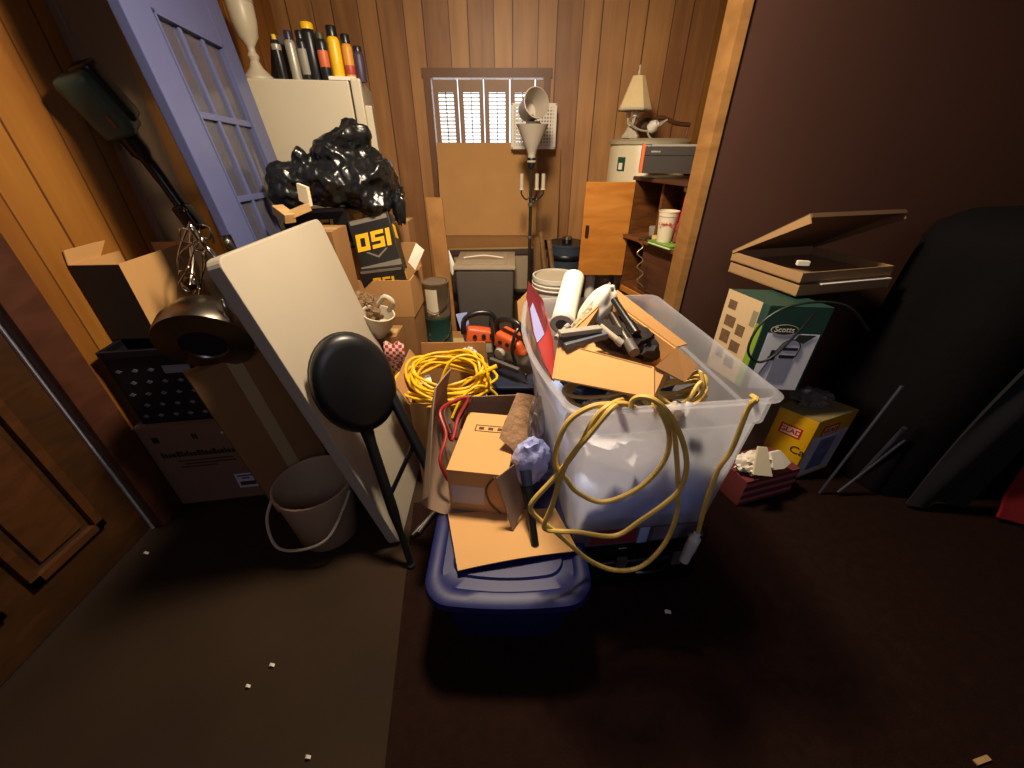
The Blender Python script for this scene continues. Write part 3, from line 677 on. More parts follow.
# framed board leaning behind, and narrow frame left
tl_, tr_ = at(450, 249, y=3.29), at(531, 226, y=3.31)
R_ = axes(tr_-tl_, V((-.02, .12, 1)))
o = thing('picture_frame', 'dark picture frame tilted behind the grey bin', 'frame', tl_+V((0, 0, -.4)))
Rl = R_; W_ = (tr_-tl_).length
def lp(a, bq, cq): return tl_+Rl @ V((a, bq, cq))
MB().slab([lp(0, 0, -.36), lp(W_, 0, -.36), lp(W_, 0, -.05), lp(0, 0, -.05)], .012).build('picture', mat('old_print', '#9b8a70', .4, var=.25, scale=6), o)
mb = MB(); mb.box(lp(W_/2, 0, -.03), (W_, .03, .05), Rl); mb.box(lp(.015, 0, -.17), (.03, .028, .34), Rl); mb.box(lp(W_-.015, 0, -.17), (.03, .028, .34), Rl); mb.box(lp(W_/2, 0, -.35), (W_, .028, .03), Rl)
mb.build('frame_moulding', mat('frame_dark', '#3e3226', .4), o, bevel=.004)
mb = MB(); mb.box(lp(W_/2, .0, .0), (W_, .034, .012), Rl); mb.build('gilt_edge', mat('gilt', '#b18a4c', .4, .3), o)
tag(MB().slab([at(441, 256, y=2.9), at(449, 250, y=2.92), at(458, 272, y=2.86), at(453, 276, y=2.84)], .01).build('tile', mat('pale_tile', '#a89c8c', .3)), 'narrow pale tile leaning at the left of the grey bin', 'tile')
tag(MB().tube([V((-.43, 2.72, 0)), V((-.475, 2.83, 1.0))], .013, 10).build('pole', darkwood, smooth=True), 'thin dark wooden pole left of the grey bin', 'pole')
for k, (ua, va, ub, vb, yy) in enumerate(((541, 232, 548, 300, 3.05), (549, 240, 556, 300, 3.0))):
    tag(MB().tube([at(ua, va, y=yy+.05), at(ub, vb, y=yy)-V((0, 0, .0)), ], .018, 6).build('wooden_batten', grain('slat_wood', '#6d5032', '#8a6a44')), ('brown wooden slat right beside the floor lamp pole', 'brown wooden slat leaning beside the blue pail')[k], 'slat', 'slats behind the floor lamp')
# dark blue pail
pc = V((.445, 3.27, 0))
o = thing('pail', 'dark slate blue pail between the floor lamp and the orange door', 'pail', pc)
MB().lathe([(0, 0), (.12, 0), (.15, .80), (.155, .80), (.155, .82), (.145, .82), (.115, .02), (0, .02)], 32).build('pail_body', mat('slate_plastic', '#3a4350', .4, var=.1), o, True, smooth=True)
MB().lathe([(.152, .70), (.158, .71), (.158, .73), (.152, .74)], 32).build('rim_band', black_pl, o, True, smooth=True)
MB().lathe([(0, .8), (.142, .8), (.142, .815), (.03, .82), (0, .82)], 28).build('lid', black_pl, o, True, smooth=True)
MB().lathe([(0, .82), (.04, .82), (.045, .85), (.03, .87), (0, .875)], 20, Matrix.Translation((0, -.02, 0))).build('steel_knob', steel, o, True, smooth=True)
# canisters under orange door
def cyl(name, label, c, r, z1, m, cat, capm=None, group=None):
    o = thing(name, label, cat, c, None, group)
    MB().lathe([(0, 0), (r, 0), (r, z1-.02), (r*.96, z1-.012), (r*.96, z1), (0, z1)], 24).build('canister_body', m, o, True, smooth=True)
    MB().lathe([(r*1.0, z1*.93), (r*1.04, z1*.935), (r*1.04, z1*.95), (r, z1*.955)], 24).build('ring', capm or m, o, True, smooth=True)
    return o
cyl('canister', 'slim white upright tube under the open orange cabinet door', (.60, 2.92, 0), .035, .66, white_pl, 'canister')
cyl('canister', 'wide grey metal canister under the open orange cabinet door', (.715, 2.95, 0), .07, .64, mat('canister_grey', '#8a7f70', .35, .5), 'canister')

# paint cans on a low crate
carton('carton', 'low brown carton supporting the two paint cans', (-.55, 2.16, 0), None, (.30, .28, .40), card2)
def paint(loc, label, bodym, lidm_, r=.083, h=.185, lab=None):
    o = thing('paint_can', label, 'paint can', loc, None, 'stacked paint cans')
    MB().lathe([(0, 0), (r, 0), (r*1.02, .004), (r, .01), (r, h-.012), (r*1.03, h-.006), (r*1.02, h), (r*.9, h), (r*.88, h-.008), (0, h-.008)], 32).build('can_body', bodym, o, True, smooth=True)
    MB().lathe([(0, h-.007), (r*.86, h-.007), (r*.84, h-.001), (r*.6, h-.003), (0, h-.003)], 28).build('lid', lidm_, o, True, smooth=True)
    MB().tube([(-r*1.0, -.01, h*.8), (-r*.85, -r*.75, h*.42), (0, -r*1.12, h*.2), (r*.85, -r*.75, h*.42), (r*1.0, -.01, h*.8)], .0025, 6, sub=6).build('bail', chrome, o, True, smooth=True)
    if lab: 
        a0, a1, m_ = lab; g = MB()
        g.grid(10, 1, lambda u, v: V(((r+.001)*math.cos(a0+(a1-a0)*u), (r+.001)*math.sin(a0+(a1-a0)*u), .02+v*(h-.05))), .0008); g.build('label', m_, o, True, smooth=True)
    return o
pcx = at(440, 341, y=2.26)
paint((pcx.x, 2.27, .407), 'green paint can with white drips, lower of the two stacked', mat('paint_green', '#2b4a42', .35, .2, var=.2), mat('lid_drip', '#c9bda6', .5, var=.4, scale=25))
paint((pcx.x+.003, 2.275, .594), 'rusty silver paint can, upper of the two stacked', mat('tin_rust', '#8c7c62', .35, .7, var=.5, scale=12), mat('lid_grey', '#8f8270', .4, .6, var=.2), h=.21, lab=(math.radians(235), math.radians(285), mat('label_cream', '#c9bea2', .6)))

# carton holding the yellow cord
o = carton('carton', 'open brown carton holding the bright yellow cord coil', (-.465, 1.43, 0), rz(2), (.35, .37, .50), card, top=False, flaps=(('b', .13, -4), ('l', .11, 28)), tape=False)
random.seed(11)
mb = MB()
cc = at(448, 392, y=1.57); cc.z = .565
Rq = rx(14)
pts = []
for k in range(15):
    ra, rb_ = random.uniform(.15, .225), random.uniform(.10, .16); ox, oy = random.uniform(-.02, .02), random.uniform(-.02, .02); ph = random.uniform(0, 6.3); tz = random.uniform(-.06, .05)
    for i in range(14):
        a = 2*math.pi*i/14; w_ = k+i/14
        pts.append(cc+Rq @ V((ra*math.cos(a)+ox, rb_*math.sin(a)+oy, tz+.018*math.sin(2*a+ph)+.012*math.sin(3*a+2*ph))))
mb.tube(pts, .0065, 8, sub=3)
o = thing('extension_cord', 'bright yellow extension cord coiled in the open carton', 'cord', (cc.x, cc.y, .5))
mb.build('coiled_cord', yellow, o, smooth=True)
arch = [at(*p, y=yy) for p, yy in (((434, 410), 1.40), ((440, 385), 1.42), ((450, 362), 1.45), ((466, 355), 1.48), ((482, 362), 1.48), ((488, 378), 1.45), ((489, 392), 1.46))]
MB().tube(arch, .006, 8, sub=6).build('loop', yellow, o, smooth=True)
arch = [at(*p, y=yy) for p, yy in (((452, 418), 1.35), ((462, 398), 1.40), ((478, 386), 1.44), ((494, 392), 1.46), ((506, 410), 1.44))]
MB().tube(arch, .006, 8, sub=6).build('loop', yellow, o, smooth=True)
MB().tube([at(476, 376, y=1.5), at(497, 366, y=1.52)], [.006, .011, .011], 8, sub=3).build('plug', yellow, o, smooth=True)
# white tags / papers in carton
tag(MB().box(at(422, 381, y=1.62), (.09, .05, .02), rz(20) @ rx(25)).build('paper_packet', paper, bevel=.003), 'white paper packet lying at the back of the cord carton', 'paper')
tag(MB().box(at(410, 392, y=1.55), (.05, .10, .015), rz(-15) @ rx(20)).build('paper_packet', mat('grey_packet', '#b7b2a6', .6)), 'pale grey packet at the left side of the cord carton', 'paper')

# dark crate + orange tools
o = thing('tool_crate', 'dark navy plastic crate beneath the orange garden tools', 'crate', (-.08, 1.64, 0))
mb = MB(); mb.hexa([(-.07, 1.66, 0), (.13, 1.66, 0), (.13, 2.13, 0), (-.07, 2.13, 0), (-.095, 1.64, .44), (.145, 1.64, .44), (.145, 2.15, .44), (-.095, 2.15, .44)]); mb.build('crate_body', navy, o, bevel=.01)
MB().span((-.105, 1.63, .44), (.155, 2.16, .46)).build('rim', navy, o, bevel=.006)
MB().span((-.06, 1.632, .30), (.11, 1.645, .32)).span((-.06, 1.636, .22), (.11, 1.65, .235)).build('rib', navy, o)
sgrey = mat('saw_grey', '#a0947f', .5, var=.1)
def saw(label, P, yaw, roll, sc=1, bar=False):
    R = rz(yaw) @ rx(roll) @ Matrix.Diagonal((sc, sc, sc))
    o = thing('chainsaw', label, 'chainsaw', P, R, 'orange and grey chainsaws')
    mb = MB(); mb.hexa([(-.10, -.05, 0), (.10, -.05, 0), (.10, .06, 0), (-.10, .06, 0), (-.09, -.05, .11), (.09, -.05, .10), (.09, .06, .10), (-.09, .06, .11)]); mb.build('engine_housing', sgrey, o, True, bevel=.02, seg=3, smooth=True)
    mb = MB(); mb.hexa([(-.105, -.055, .075), (.10, -.055, .065), (.10, .065, .065), (-.105, .065, .075), (-.085, -.045, .165), (.07, -.045, .135), (.07, .05, .135), (-.085, .05, .165)]); mb.build('top_cover', orange, o, True, bevel=.018, seg=3, smooth=True)
    for x in (-.05, .0, .045):
        MB().lathe([(0, 0), (.012, 0), (.012, .006), (0, .006)], 14, along((x, -.052, .115), (0, -1, .15))).build('vent_hole', black_pl, o, True)
    MB().tube([(-.11, .0, .12), (-.10, .0, .20), (-.03, .0, .235), (.05, .0, .225), (.08, .0, .16)], .016, 10, sub=5).build('handle', black_pl, o, True, smooth=True)
    MB().tube([(.06, -.07, .02), (.05, -.075, .13), (.05, .0, .21), (.05, .08, .13), (.06, .075, .02)], .009, 8, sub=5).build('front_guard', black_pl, o, True, smooth=True)
    MB().lathe([(0, 0), (.03, 0), (.034, .01), (.03, .025), (0, .028)], 20, along((-.05, -.05, .05), (0, -1, 0))).build('starter_cap', greyp, o, True, smooth=True)
    if bar:
        MB().box((.02, -.085, -.03), (.24, .012, .055)).build('guide_bar', chrome, o, True, bevel=.005)
        MB().box((.0, -.095, .01), (.20, .022, .03)).build('bar_cover', dgrey, o, True, bevel=.006)
    return o
saw('orange topped chainsaw with grey body, left of the pair', at(484, 352, y=1.92), 8, -6, .95)
saw('orange chainsaw with pale guide bar, right of the pair beside the tote', at(515, 358, y=1.80), -38, 8, .95, True)
tag(MB().slab([(.03, 2.10, .74), (.09, 2.11, .80), (.15, 2.11, .78), (.14, 2.05, .463), (.05, 2.05, .463)], .012).build('cardboard_piece', card3), 'small orange brown cardboard piece behind the right chainsaw', 'cardboard')
tag(MB().slab([at(456, 314, y=2.0), at(467, 312, y=2.0), at(472, 338, y=1.95), at(465, 342, y=1.95)], .008).build('folder', mat('pale_blue', '#8a9ac8', .5)), 'pale blue folder standing at the left of the chainsaws', 'folder')
tag(MB().blob(at(469, 357, y=1.80), (.045, .04, .06), None, .5, 2.4, 4, 6, True).build('plastic_bag', white_pl, smooth=True), 'crumpled white plastic bag below the left chainsaw', 'bag')
tag(MB().blob(at(487, 400, y=1.62), (.06, .05, .08), None, .3, 2, 3, 3).build('cloth_bundle', black_mt, smooth=True), 'black cloth bundle between the cord coil and the chainsaws', 'cloth')

# ================================================================== BACK RIGHT: water heater, lamp, hutch
HC = V((.98, 3.24, 0)); HR = .27
o = thing('water_heater', 'cream cylindrical water heater in the back right corner', 'water heater', HC)
MB().lathe([(0, .02), (HR, .02), (HR, 1.49), (HR-.005, 1.5), (HR-.02, 1.505), (0, 1.505)], 48).build('tank', mat('heater_cream', '#d3c6a6', .4, var=.04), o, True, smooth=True)
MB().lathe([(HR+.002, 1.492), (HR+.012, 1.495), (HR+.012, 1.512), (HR-.03, 1.53), (0, 1.53)], 48).build('top_cap', mat('heater_cap', '#a89c80', .45), o, True, smooth=True)
g = MB(); a0, a1 = math.radians(208), math.radians(222)
g.grid(6, 1, lambda u, v: V(((HR+.0015)*math.cos(a0+(a1-a0)*u), (HR+.0015)*math.sin(a0+(a1-a0)*u), 1.335+.085*v)), .001); lb_ = g.build('energy_label', greenp, o, True)
g = MB(); a0, a1 = math.radians(211), math.radians(218)
g.grid(6, 1, lambda u, v: V(((HR+.003)*math.cos(a0+(a1-a0)*u), (HR+.003)*math.sin(a0+(a1-a0)*u), 1.345+.04*v)), .001); g.build('label_print', paper, lb_, True)
for k in range(3): MB().tube([(.1*math.cos(k*2.1), .1*math.sin(k*2.1)+.05, .0), (.1*math.cos(k*2.1), .1*math.sin(k*2.1)+.05, .03)], .03, 10).build('foot', dgrey, o, True)
# table lamp on it
lp_ = at(631, 134, y=3.13); LP = V((lp_.x, 3.13, 1.531))
o = thing('table_lamp', 'small cream table lamp with pleated shade on the water heater', 'lamp', LP)
MB().lathe([(0, 0), (.06, 0), (.062, .012), (.045, .03), (.03, .06), (.018, .075), (0, .078)], 6).build('base', ivory, o, True)
for k in range(3):
    a = 2*math.pi*k/3+.5; c, s_ = math.cos(a), math.sin(a)
    MB().tube([(0, 0, .06), (.03*c, .03*s_, .085), (.034*c, .034*s_, .12)], .006, 8, sub=4).build('arm', ivory, o, True, smooth=True)
    MB().lathe([(0, .115), (.014, .12), (.016, .15), (.01, .165), (0, .17)], 12, Matrix.Translation((.034*c, .034*s_, 0))).build('candle_cup', white_pl, o, True, smooth=True)
MB().tube([(0, 0, .06), (0, 0, .37)], .005, 8).build('stem', ivory, o, True)
shm2 = mat('shade_cream', '#d8c08e', .8, var=.06, scale=20)
mb = MB(); prof = [(.108, .155), (.11, .16), (.04, .335), (.036, .335), (.105, .156)]; mb.lathe(prof, 8, Matrix.Rotation(.3, 4, 'Z')); mb.build('shade', shm2, o, True)
MB().lathe([(.108, .152), (.113, .158), (.108, .168)], 8, Matrix.Rotation(.3, 4, 'Z')).build('shade_trim', ivory, o, True)
MB().lathe([(0, .335), (.006, .335), (.01, .35), (.005, .37), (.008, .385), (0, .395)], 10).build('finial', ivory, o, True, smooth=True)
# cable and rod on heater top
kp = [at(u, v, z=None, y=3.06) for u, v in ((628, 121), (636, 128), (645, 131), (655, 129), (664, 122), (667, 120), (655, 126), (648, 133), (652, 140))]
tag(MB().tube(kp, .006, 8, sub=5).build('cable', mat('cable_grey', '#a39a88', .5), smooth=True), 'grey cable bent over the front of the water heater top', 'cable')
o = thing('spout', 'brown bent pipe lying at the right of the small table lamp', 'pipe', at(660, 127, y=3.2))
MB().tube([at(655, 119, y=3.2), at(664, 118, y=3.2), at(675, 123, y=3.2), at(690, 125, y=3.2)], .014, 10, sub=5).build('pipe', darkwood, o, smooth=True)
MB().tube([at(689, 124, y=3.2), at(686, 135, y=3.2), at(682, 147, y=3.16)], .006, 8, sub=5).build('hook', mat('hook_brown', '#6d4c2c', .5), o, smooth=True)
tag(MB().blob(at(648, 124, y=3.2), (.05, .04, .035), None, .4, 2, 3, 7).build('fixture', mat('fixture_dark', '#574a3c', .5), smooth=True), 'dark lumpy fitting beside the small table lamp', 'fitting')
tag(MB().lathe([(0, 0), (.03, 0), (.035, .03), (.02, .06), (.012, .06), (0, .02)], 18, along(at(650, 129, y=3.08), (.5, -.6, .5))).build('lamp_socket', white_pl, smooth=True), 'white cup shaped socket lying on the heater top', 'socket')
# hutch
Fp = V((.80, 2.81, 0)); dfr = V((.333, -.943, 0)).normalized(); Lh = .60
Rh2 = axes(dfr, (0, 0, 1))   # x along the front (far -> near), y inward?
inn = Rh2 @ V((0, 1, 0))
sg = 1 if inn.x > 0 else -1
o = thing('hutch', 'brown wooden hutch with open shelves between the heater and the partition', 'cabinet', Fp, Rh2)
D_h = .32*sg
def hb(x0, x1, y0, y1, z0, z1): return MB().span((x0, y0*sg, z0), (x1, y1*sg, z1))
hb(0, .02, 0, .32, 0, 1.30).build('side_panel', brownwood, o, True)
hb(Lh-.02, Lh, 0, .32, 0, 1.30).build('side_panel', brownwood, o, True)
hb(.02, Lh-.02, .305, .32, 0, 1.30).build('back_panel', darkwood, o, True)
hb(-.01, Lh, -.015, .32, 1.30, 1.322).build('top_board', darkwood, o, True, bevel=.003)
hb(.02, Lh-.02, -.05, .305, .955, .975).build('shelf', brownwood, o, True, bevel=.002)
hb(.02, Lh-.02, 0, .305, .62, .645).build('shelf', brownwood, o, True, bevel=.002)
hb(.02, Lh-.02, 0, .305, .06, .08).build('shelf', brownwood, o, True, bevel=.002)
hb(.20, .22, .06, .305, .975, 1.30).build('divider', brownwood, o, True)
hb(.22, Lh-.02, .20, .215, .975, 1.30).build('inner_panel', darkwood, o, True)
dw_ = hb(.20, Lh-.02, .0, .02, .65, .95).build('drop_front', darkwood, o, True, bevel=.003)
hb(.02, Lh-.02, -.01, .02, .58, .62).build('moulding', orangewood, o, True, bevel=.004)
dr2 = hb(.02, Lh-.02, .0, .02, .09, .57).build('lower_door', darkwood, o, True, bevel=.004)
hb(.28, .31, -.02, .0, .32, .36).build('knob', chrome, dr2, True)
dq = [V((.795, 2.80, .69)), V((.475, 2.80, .69)), V((.475, 2.80, 1.29)), V((.795, 2.80, 1.29))]
odo = MB().span((.478, 2.785, .69), (.797, 2.805, 1.29)).build('open_door', orangewood, o, bevel=.003)
MB().span((.500, 2.772, .955), (.522, 2.785, 1.03)).build('door_pull', mat('pull_bronze', '#4a3522', .4, .6), odo, bevel=.003)
# spiral chain hanging
tag(MB().tube([at(640+3*math.sin(k*1.2), 243+k*2.6, y=2.44-.004*k) for k in range(18)], .0035, 6, sub=3).build('chain', mat('chain_dull', '#8a7458', .4, .5), smooth=True), 'thin chain dangling below the hutch shelf', 'chain')
# things in/on the hutch
def HL(x, y, z): return Fp+Rh2 @ V((x, y*sg, z))
o = thing('shoe_box', 'dark shoebox with orange end on top of the hutch', 'box', at(639, 173, y=2.60)*1.0, rz(-15))
sg_ = sg; sg = 1
MB().span((0.015, 0, 0), (.30, .20*sg, .11)).build('box_body', mat('box_charcoal', '#38302a', .6), o, True)
MB().span((-.0, -.004*sg, .09), (.31, .205*sg, .135)).build('lid', mat('box_charcoal', '#38302a'), o, True, bevel=.002)
MB().span((-.002, -.005*sg, 0), (.0145, .206*sg, .15)).build('end_panel', mat('box_orange', '#d8682f', .55), o, True)
MB().span((.05, .03*sg, .135), (.29, .17*sg, .145)).build('grey_sheet', greyp, o, True)
T = WM[o.name] @ Matrix.Translation((.10, -.0055*sg, .112)) @ Matrix.Rotation(math.pi/2, 4, 'X')
MB().span((.05, -.0052*sg, .105), (.085, -.004*sg, .113)).span((.088, -.0052*sg, .105), (.10, -.004*sg, .113)).build('faint_print', greyp, o, True)
sg = sg_
tag(MB().box(HL(.50, .14, 1.415), (.07, .14, .18), rz(20)).build('small_carton', mat('carton_amber', '#c9954a', .8), bevel=.002), 'amber carton at the near end of the hutch top', 'box')
tag(MB().slab([(1.02, 2.36, 1.323), (1.06, 2.33, 1.56), (1.075, 2.33, 1.56), (1.05, 2.35, 1.323)], .01).build('stick', palewood), 'pale stick standing behind the amber carton on the hutch', 'stick')
# cup on green book
CPt = HL(.40, -.0, .976)
o = thing('book', 'bright green book lying under the paper cup on the hutch shelf', 'book', HL(.40, 0, .976), Rh2)
MB().span((-.09, -.07*sg, 0), (.12, .10*sg, .003)).span((-.09, -.07*sg, .015), (.12, .10*sg, .018)).build('cover', mat('book_green', '#6f9f2e', .5), o, True)
MB().span((-.085, -.065*sg, .003), (.115, .095*sg, .015)).build('pages', paper, o, True)
o = thing('paper_cup', 'tall white paper cup with red script on the green book', 'cup', CPt+V((-.012, .01, .0195)))
MB().lathe([(0, 0), (.042, 0), (.043, .004), (.056, .165), (.0585, .167), (.0585, .172), (.055, .172), (.041, .008), (0, .006)], 32).build('cup_body', mat('foam_white', '#e2d2b4', .6, var=.03), o, True, smooth=True)
MB().lathe([(.0545, .14), (.056, .142), (.0548, .145)], 32).build('rim_line', greyp, o, True, smooth=True)
T = WM[o.name] @ Matrix.Rotation(math.radians(-20), 4, 'Z') @ Matrix.Translation((0, -.0535, .105)) @ Matrix.Rotation(math.pi/2-.08, 4, 'X')
text('Chick-fil-A', .021, redp, o, T, bold=.0006)
o = thing('chip_bag', 'bright pink snack bag standing behind the paper cup', 'bag', HL(.50, .02, .976), Rh2)
def cb(u, v): return HL(.43+.10*u, .03+.02*math.sin(math.pi*u), .985+.305*v)+V((.012*v, 0, .004*math.sin(17*u)))
MB().grid(8, 10, cb, .03).build('bag_body', mat('pink_foil', '#c4324a', .35, var=.2), o, smooth=True)
def cb2(u, v): return HL(.428+.104*u, .024+.02*math.sin(math.pi*u), 1.0+.10*v)+V((.004*v-.004, -.002, 0))
MB().grid(8, 6, cb2, .003).build('printed_band', mat('band_brown', '#8a4030', .5, var=.3, scale=30), o, smooth=True)
def cb3(u, v): return HL(.428+.104*u, .026, 1.27+.022*v)
MB().grid(8, 2, cb3, .034).build('seal_strip', paper, o)
tag(MB().box(HL(.28, .03, .992), (.05, .05, .03), rz(30)).build('note_pad', mat('note_yellow', '#d8bd7a', .7), bevel=.002), 'small yellow note pad left of the paper cup', 'note pad')
tag(MB().box(HL(.22, -.01, .982), (.09, .05, .012), rz(35)).build('flat_case', mat('remote_brown', '#4a3226', .5), bevel=.004), 'dark flat case at the edge of the hutch shelf left of the cup', 'case')
tag(MB().lathe([(0, 0), (.03, 0), (.036, .05), (.03, .055), (0, .05)], 20, along(HL(.12, .12, .976), (0, 0, 1))).build('mug', greyp, smooth=True), 'small grey mug in the left bay of the hutch', 'mug')
tag(MB().tube([CPt+V((.04, -.02, .022))+V((.03*math.cos(a), .02*math.sin(a), .0)) for a in [i*.5 for i in range(13)]], .003, 6, sub=2).build('wire_loop', black_pl, smooth=True), 'small black wire loop lying on the green book', 'wire')

# white 5 gal bucket behind tote
carton('carton', 'brown carton beneath the white bucket behind the clear tote', (.14, 2.34, 0), None, (.32, .30, .40), card)
bc = at(555, 283, z=.775)
o = thing('bucket', 'white ribbed bucket standing behind the white paper roll', 'bucket', (.285, 2.48, .406))
MB().lathe([(0, 0), (.125, 0), (.145, .35), (.152, .35), (.152, .375), (.142, .375), (.122, .01), (0, .01)], 36).build('bucket_body', white_pl, o, True, smooth=True)
for z in (.30, .325): MB().lathe([(.1425, z), (.154, z+.003), (.154, z+.008), (.1425, z+.011)], 36).build('rib', white_pl, o, True, smooth=True)
MB().lathe([(0, .355), (.132, .358), (.132, .366), (.1, .362), (.06, .362), (0, .36)], 36).build('lid', mat('bucket_lid', '#b7ab93', .5), o, True, smooth=True)

# ================================================================== CENTRE FRONT: blue tub with open carton
bx0, bx1, by0, by1, bz = -.275, .25, .635, 1.22, .335
o = thing('storage_tub', 'deep blue plastic storage tub with lid, nearest on the floor', 'tub', ((bx0+bx1)/2, by0, .008))
def rrect(x0, x1, y0, y1, r, z, n=7, bulge=0):
    out = []
    for cx, cy, a0 in ((x0+r, y0+r, 180), (x1-r, y0+r, 270), (x1-r, y1-r, 0), (x0+r, y1-r, 90)):
        for k in range(n):
            a = math.radians(a0+k*90/(n-1)); x, y = cx+r*math.cos(a), cy+r*math.sin(a)
            if bulge and y < (y0+y1)/2: y -= bulge*(1-((x-(x0+x1)/2)/((x1-x0)/2))**2)
            out.append(V((x, y, z)))
        if a0 == 180 and bulge:
            for k in range(1, 8):
                x = x0+r+(x1-x0-2*r)*k/8; out.append(V((x, y0-bulge*(1-((x-(x0+x1)/2)/((x1-x0)/2))**2), z)))
    return out
def loft(mb, rings, cap=True):
    R_ = [[mb.bm.verts.new(p) for p in r_] for r_ in rings]; n = len(R_[0])
    for A, B in zip(R_, R_[1:]):
        for k in range(n): mb.bm.faces.new([A[k], A[(k+1) % n], B[(k+1) % n], B[k]])
    if cap: mb.bm.faces.new(R_[0][::-1]); mb.bm.faces.new(R_[-1])
    return mb
bl = .02
mb = MB(); loft(mb, [rrect(bx0+.06, bx1-.06, by0+.07, by1-.06, .05, .008, bulge=bl), rrect(bx0+.03, bx1-.03, by0+.035, by1-.03, .06, bz-.03, bulge=bl)]); mb.build('tub_body', bluep, o, smooth=True)
mb = MB(); loft(mb, [rrect(bx0, bx1, by0, by1, .08, bz-.035, bulge=bl), rrect(bx0-.004, bx1+.004, by0-.004, by1+.004, .08, bz-.03, bulge=bl), rrect(bx0, bx1, by0, by1, .08, bz-.008, bulge=bl), rrect(bx0+.012, bx1-.012, by0+.012, by1-.012, .075, bz, bulge=bl), rrect(bx0+.04, bx1-.04, by0+.045, by1-.04, .06, bz-.002, bulge=bl), rrect(bx0+.05, bx1-.05, by0+.055, by1-.05, .055, bz-.012, bulge=bl), rrect(bx0+.08, bx1-.08, by0+.09, by1-.08, .05, bz-.012, bulge=bl), rrect(bx0+.085, bx1-.085, by0+.095, by1-.085, .05, bz-.003, bulge=bl)])
lid = mb.build('lid', bluep, o, smooth=True)
# open carton on the tub
o = thing('carton', 'torn open carton with floppy flaps on the blue tub', 'box', (-.26, .94, bz))
z0 = bz+.002
fl_, frr = V((-.245, .95, z0)), V((.07, .98, z0)); bl_, br_ = V((-.20, 1.37, z0)), V((.06, 1.39, z0)); up = V((0, 0, 1))
hw = .24
mb = MB(); mb.slab([fl_, frr, br_, bl_], -.005); mb.slab([bl_, br_, br_+up*hw, bl_+up*hw], .005); mb.slab([frr, br_, br_+up*.17, frr+up*.14], .005)
mb.build('box_body', cardg, o)
def lw(u, v):
    p = fl_.lerp(bl_, u); hh = .10+.30*min(1, u*2.2)-.05*max(0, u-.5)
    return p+V((-.06*math.sin(math.pi*v*.9)-.03*v, .0, hh*v+.02*math.sin(3*u)))
MB().grid(8, 8, lw, .005).build('left_flap', cardg, o, smooth=True)
def fw(u, v):
    a = V((-.235, .945, z0+.006)).lerp(V((.16, .97, z0+.006)), u); e = at(458, 572, z=z0+.006).lerp(at(578, 552, z=z0+.006), u)
    p = a.lerp(e, v); p.z += .022*v*math.sin(math.pi*u)*.5+.004; return p
MB().grid(10, 6, fw, .004).build('front_flap', card3, o, smooth=True)
def rf(u, v):
    a = at(496, 478, y=.925).lerp(at(514, 464, y=.95), u); e = at(512, 531, z=z0+.02).lerp(at(524, 505, z=z0+.05), u)
    return a.lerp(e, v)
MB().grid(4, 6, rf, .004).build('right_flap', cardg, o, smooth=True)
# inner box
IR = axes(V((.39, .02, 0)), (0, 0, 1)); IR = rz(-8)
IB = V((-.228, .972, z0+.007))
o = thing('carton', 'clean tan carton with printed panel inside the torn open carton', 'box', IB, IR)
MB().span((0, 0, 0), (.215, .34, .20)).build('box_body', card3, o, True, bevel=.002)
MB().span((.01, -.001, .04), (.13, 0, .13)).build('shipping_label', mat('label_pale', '#b9b2b4', .5), o, True)
MB().tube([(.17, -.003, .19), (.14, -.004, .13), (.15, -.004, .06), (.19, -.003, .01)], .004, 6, sub=4).build('strap', mat('strap_brown', '#6a5240', .6), o, True)
mb = MB()
for lo, hi in (((.05, .22), (.18, .224)), ((.05, .256), (.18, .26)), ((.05, .22), (.054, .26)), ((.176, .22), (.18, .26))): mb.span((lo[0], lo[1], .2002), (hi[0], hi[1], .2012))
for k in range(3): mb.span((.065+k*.037, .232, .2002), (.085+k*.037, .248, .2012))
mb.build('print_marks', inkfade, o, True)
MB().slab([(.17, .17, .2008), (.205, .17, .2008), (.205, .195, .2008), (.185, .195, .2008), (.18, .18, .2008), (.17, .18, .2008)], .0006).build('torn_slot', ink, o, True)
# torn kraft flap/crumple
def kf(u, v):
    a = at(499, 438, y=1.08).lerp(at(517, 392, y=1.22), v); e = at(521, 460, y=1.03).lerp(at(538, 398, y=1.18), v)
    p = a.lerp(e, u); p += V((0, 0, 1))*(.010*mnoise.noise(p*22)+.012*math.sin(5*v+2*u)*.4); return p
tag(MB().grid(10, 16, kf, .004).build('kraft_scrap', mat('kraft_crumple', '#8f6c4c', .8, var=.35, scale=14, bump=.6, bscale=35), smooth=True), 'crumpled torn kraft flap lying over the tan carton edge', 'paper')
# bubble bag
pb = at(530, 462, y=1.0)
o = thing('plastic_package', 'clear blue tinted plastic package beside the tan carton', 'package', pb)
MB().blob(pb, (.065, .05, .11), rz(-20) @ ry(15), .22, 2.0, 4, 4, True).build('wrap', mat('clear_bag', '#aab2e6', .15, var=.2, scale=10, bump=.6, bscale=20), o, smooth=True)
MB().box(at(525, 476, y=.94), (.02, .004, .012), rz(-20)).build('barcode', ink, o)
pk = at(536, 420, y=1.10)
tag(MB().blob(at(537, 425, y=1.10), (.03, .06, .13), rz(-15), .35, 2, 4, 2.2, True).build('plastic_sack', mat('cloudy_sack', '#8f7f74', .35, var=.2, bump=.4), smooth=True), 'cloudy plastic sack wedged against the left side of the tote', 'bag')
f0, f1 = at(527, 482, y=.93), at(535, 545, z=z0+.02)
o = thing('flashlight', 'black cylindrical flashlight lying on the front flap of the torn carton', 'flashlight', f1)
MB().tube([f0, f0.lerp(f1, .55), f1], [.016, .013, .014], 14, sub=3).build('barrel', black_pl, o, smooth=True)
